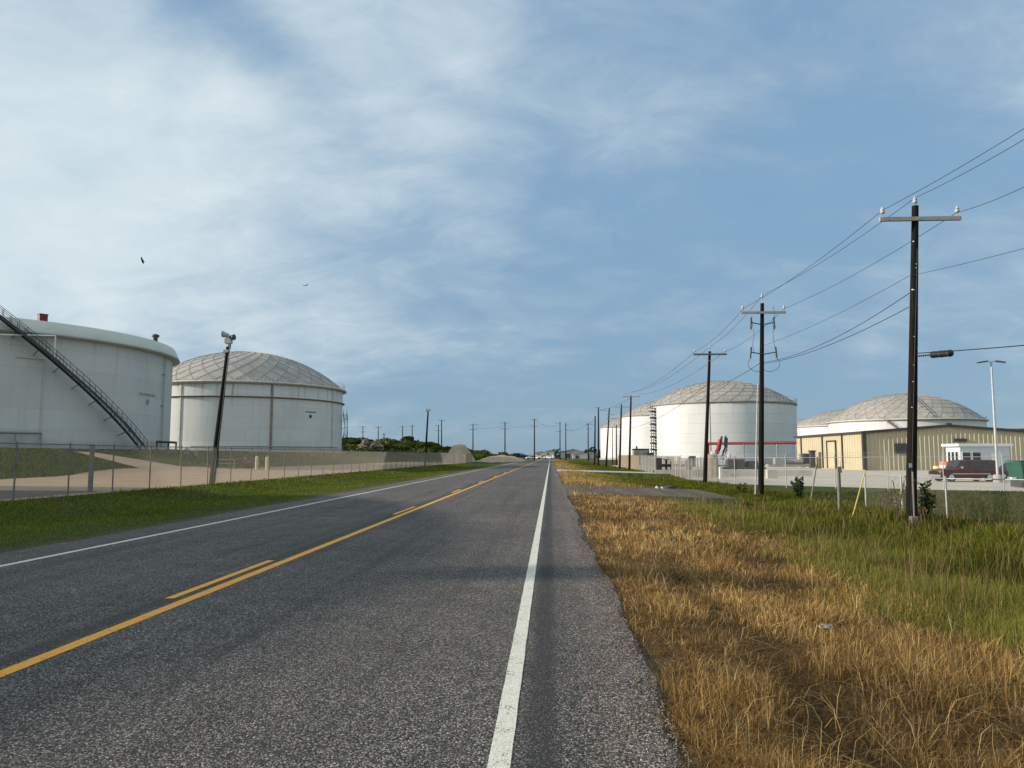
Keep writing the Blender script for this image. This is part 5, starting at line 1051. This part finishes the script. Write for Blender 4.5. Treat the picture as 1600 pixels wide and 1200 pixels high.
# thin high cloud, laid out on a plane overhead, with a few broad banks, one blue gap and unseen fill banks
dv = math_(N, L, 'ADD', math_(N, L, 'MAXIMUM', Z, 0), .34)
cx, cy = math_(N, L, 'DIVIDE', X, dv), math_(N, L, 'DIVIDE', Y_, dv); cv = N.new('ShaderNodeCombineXYZ'); L.new(cx, cv.inputs[0]); L.new(cy, cv.inputs[1])
mp = N.new('ShaderNodeMapping'); mp.inputs['Rotation'].default_value = (0, 0, R(20)); mp.inputs['Scale'].default_value = (.8, 1.15, 1); mp.inputs['Location'].default_value = (2.3, .85, 0); L.new(cv.outputs[0], mp.inputs[0])
n1 = noise(N, L, mp.outputs[0], 1.5, 9, .55, .3); n2 = noise(N, L, mp.outputs[0], 6., 11, .62, .4)
def bank(az, el, wa, we, tilt, amp):
    """soft bank of cloud around a compass direction (degrees)"""
    a, e = R(az), R(el); ux = Vector((cos(a), -sin(a), 0)); uz = Vector((-sin(a)*sin(e), -cos(a)*sin(e), cos(e))); t = R(tilt); p, q = ux*cos(t)+uz*sin(t), uz*cos(t)-ux*sin(t)
    def dot(v, wd):
        n = N.new('ShaderNodeVectorMath'); n.operation = 'DOT_PRODUCT'; L.new(tc.outputs['Generated'], n.inputs[0]); n.inputs[1].default_value = v; d = math_(N, L, 'DIVIDE', n.outputs['Value'], math.sin(R(wd))); return math_(N, L, 'MULTIPLY', d, d)
    fw = N.new('ShaderNodeVectorMath'); fw.operation = 'DOT_PRODUCT'; L.new(tc.outputs['Generated'], fw.inputs[0]); fw.inputs[1].default_value = ux.cross(uz)*-1
    front = maprange(N, L, fw.outputs['Value'], -.05, .35, 0, amp)
    return math_(N, L, 'MULTIPLY', math_(N, L, 'EXPONENT', math_(N, L, 'MULTIPLY', math_(N, L, 'ADD', dot(p, wa), dot(q, we)), -1)), front)
s = math_(N, L, 'MULTIPLY_ADD', n1, .82, math_(N, L, 'MULTIPLY', n2, .46))
for bk in ((-34, 16, 20, 11, 10, .34), (-14, 27, 13, 8, -20, .26), (-36, 33, 9, 4, -15, .24), (-8, 19, 10, 6, 15, .12), (-70, 25, 30, 30, 0, .3), (-23, 28.5, 11, 2.6, -28, -.34), (-14, 8, 14, 3.5, 5, .10), (10, 26, 9, 5, 0, .10), (28, 14, 30, 16, 0, -.06), (2, 5, 16, 5, 0, -.10), (180, 45, 70, 50, 0, .6), (-97, 22, 40, 30, 0, .45), (0, 88, 35, 35, 0, .3)):  # banks behind the camera, sunward and overhead are unseen, added as neutral fill light
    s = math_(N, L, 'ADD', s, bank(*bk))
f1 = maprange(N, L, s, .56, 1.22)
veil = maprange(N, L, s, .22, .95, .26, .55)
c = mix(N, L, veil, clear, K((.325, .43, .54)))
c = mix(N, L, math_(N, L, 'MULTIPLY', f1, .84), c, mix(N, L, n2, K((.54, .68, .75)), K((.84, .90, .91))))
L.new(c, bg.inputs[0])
sl = bpy.data.lights.new('sun', 'SUN'); sl.energy = 5.0; sl.angle = R(.53); sl.color = (1, .90, .77); so = bpy.data.objects.new('sun', sl); COL.objects.link(so)
d = Vector((sin(SUN_H)*cos(SUN_E), cos(SUN_H)*cos(SUN_E), sin(SUN_E))); so.rotation_euler = (-d).to_track_quat('-Z', 'Y').to_euler(); so.location = d*200
S.view_settings.view_transform = 'Standard'; S.view_settings.look = 'None'; S.view_settings.exposure = .06; S.view_settings.gamma = 1
S.render.engine = 'CYCLES'; S.cycles.use_denoising = True; S.cycles.max_bounces = 6; S.cycles.diffuse_bounces = 3; S.cycles.transparent_max_bounces = 8
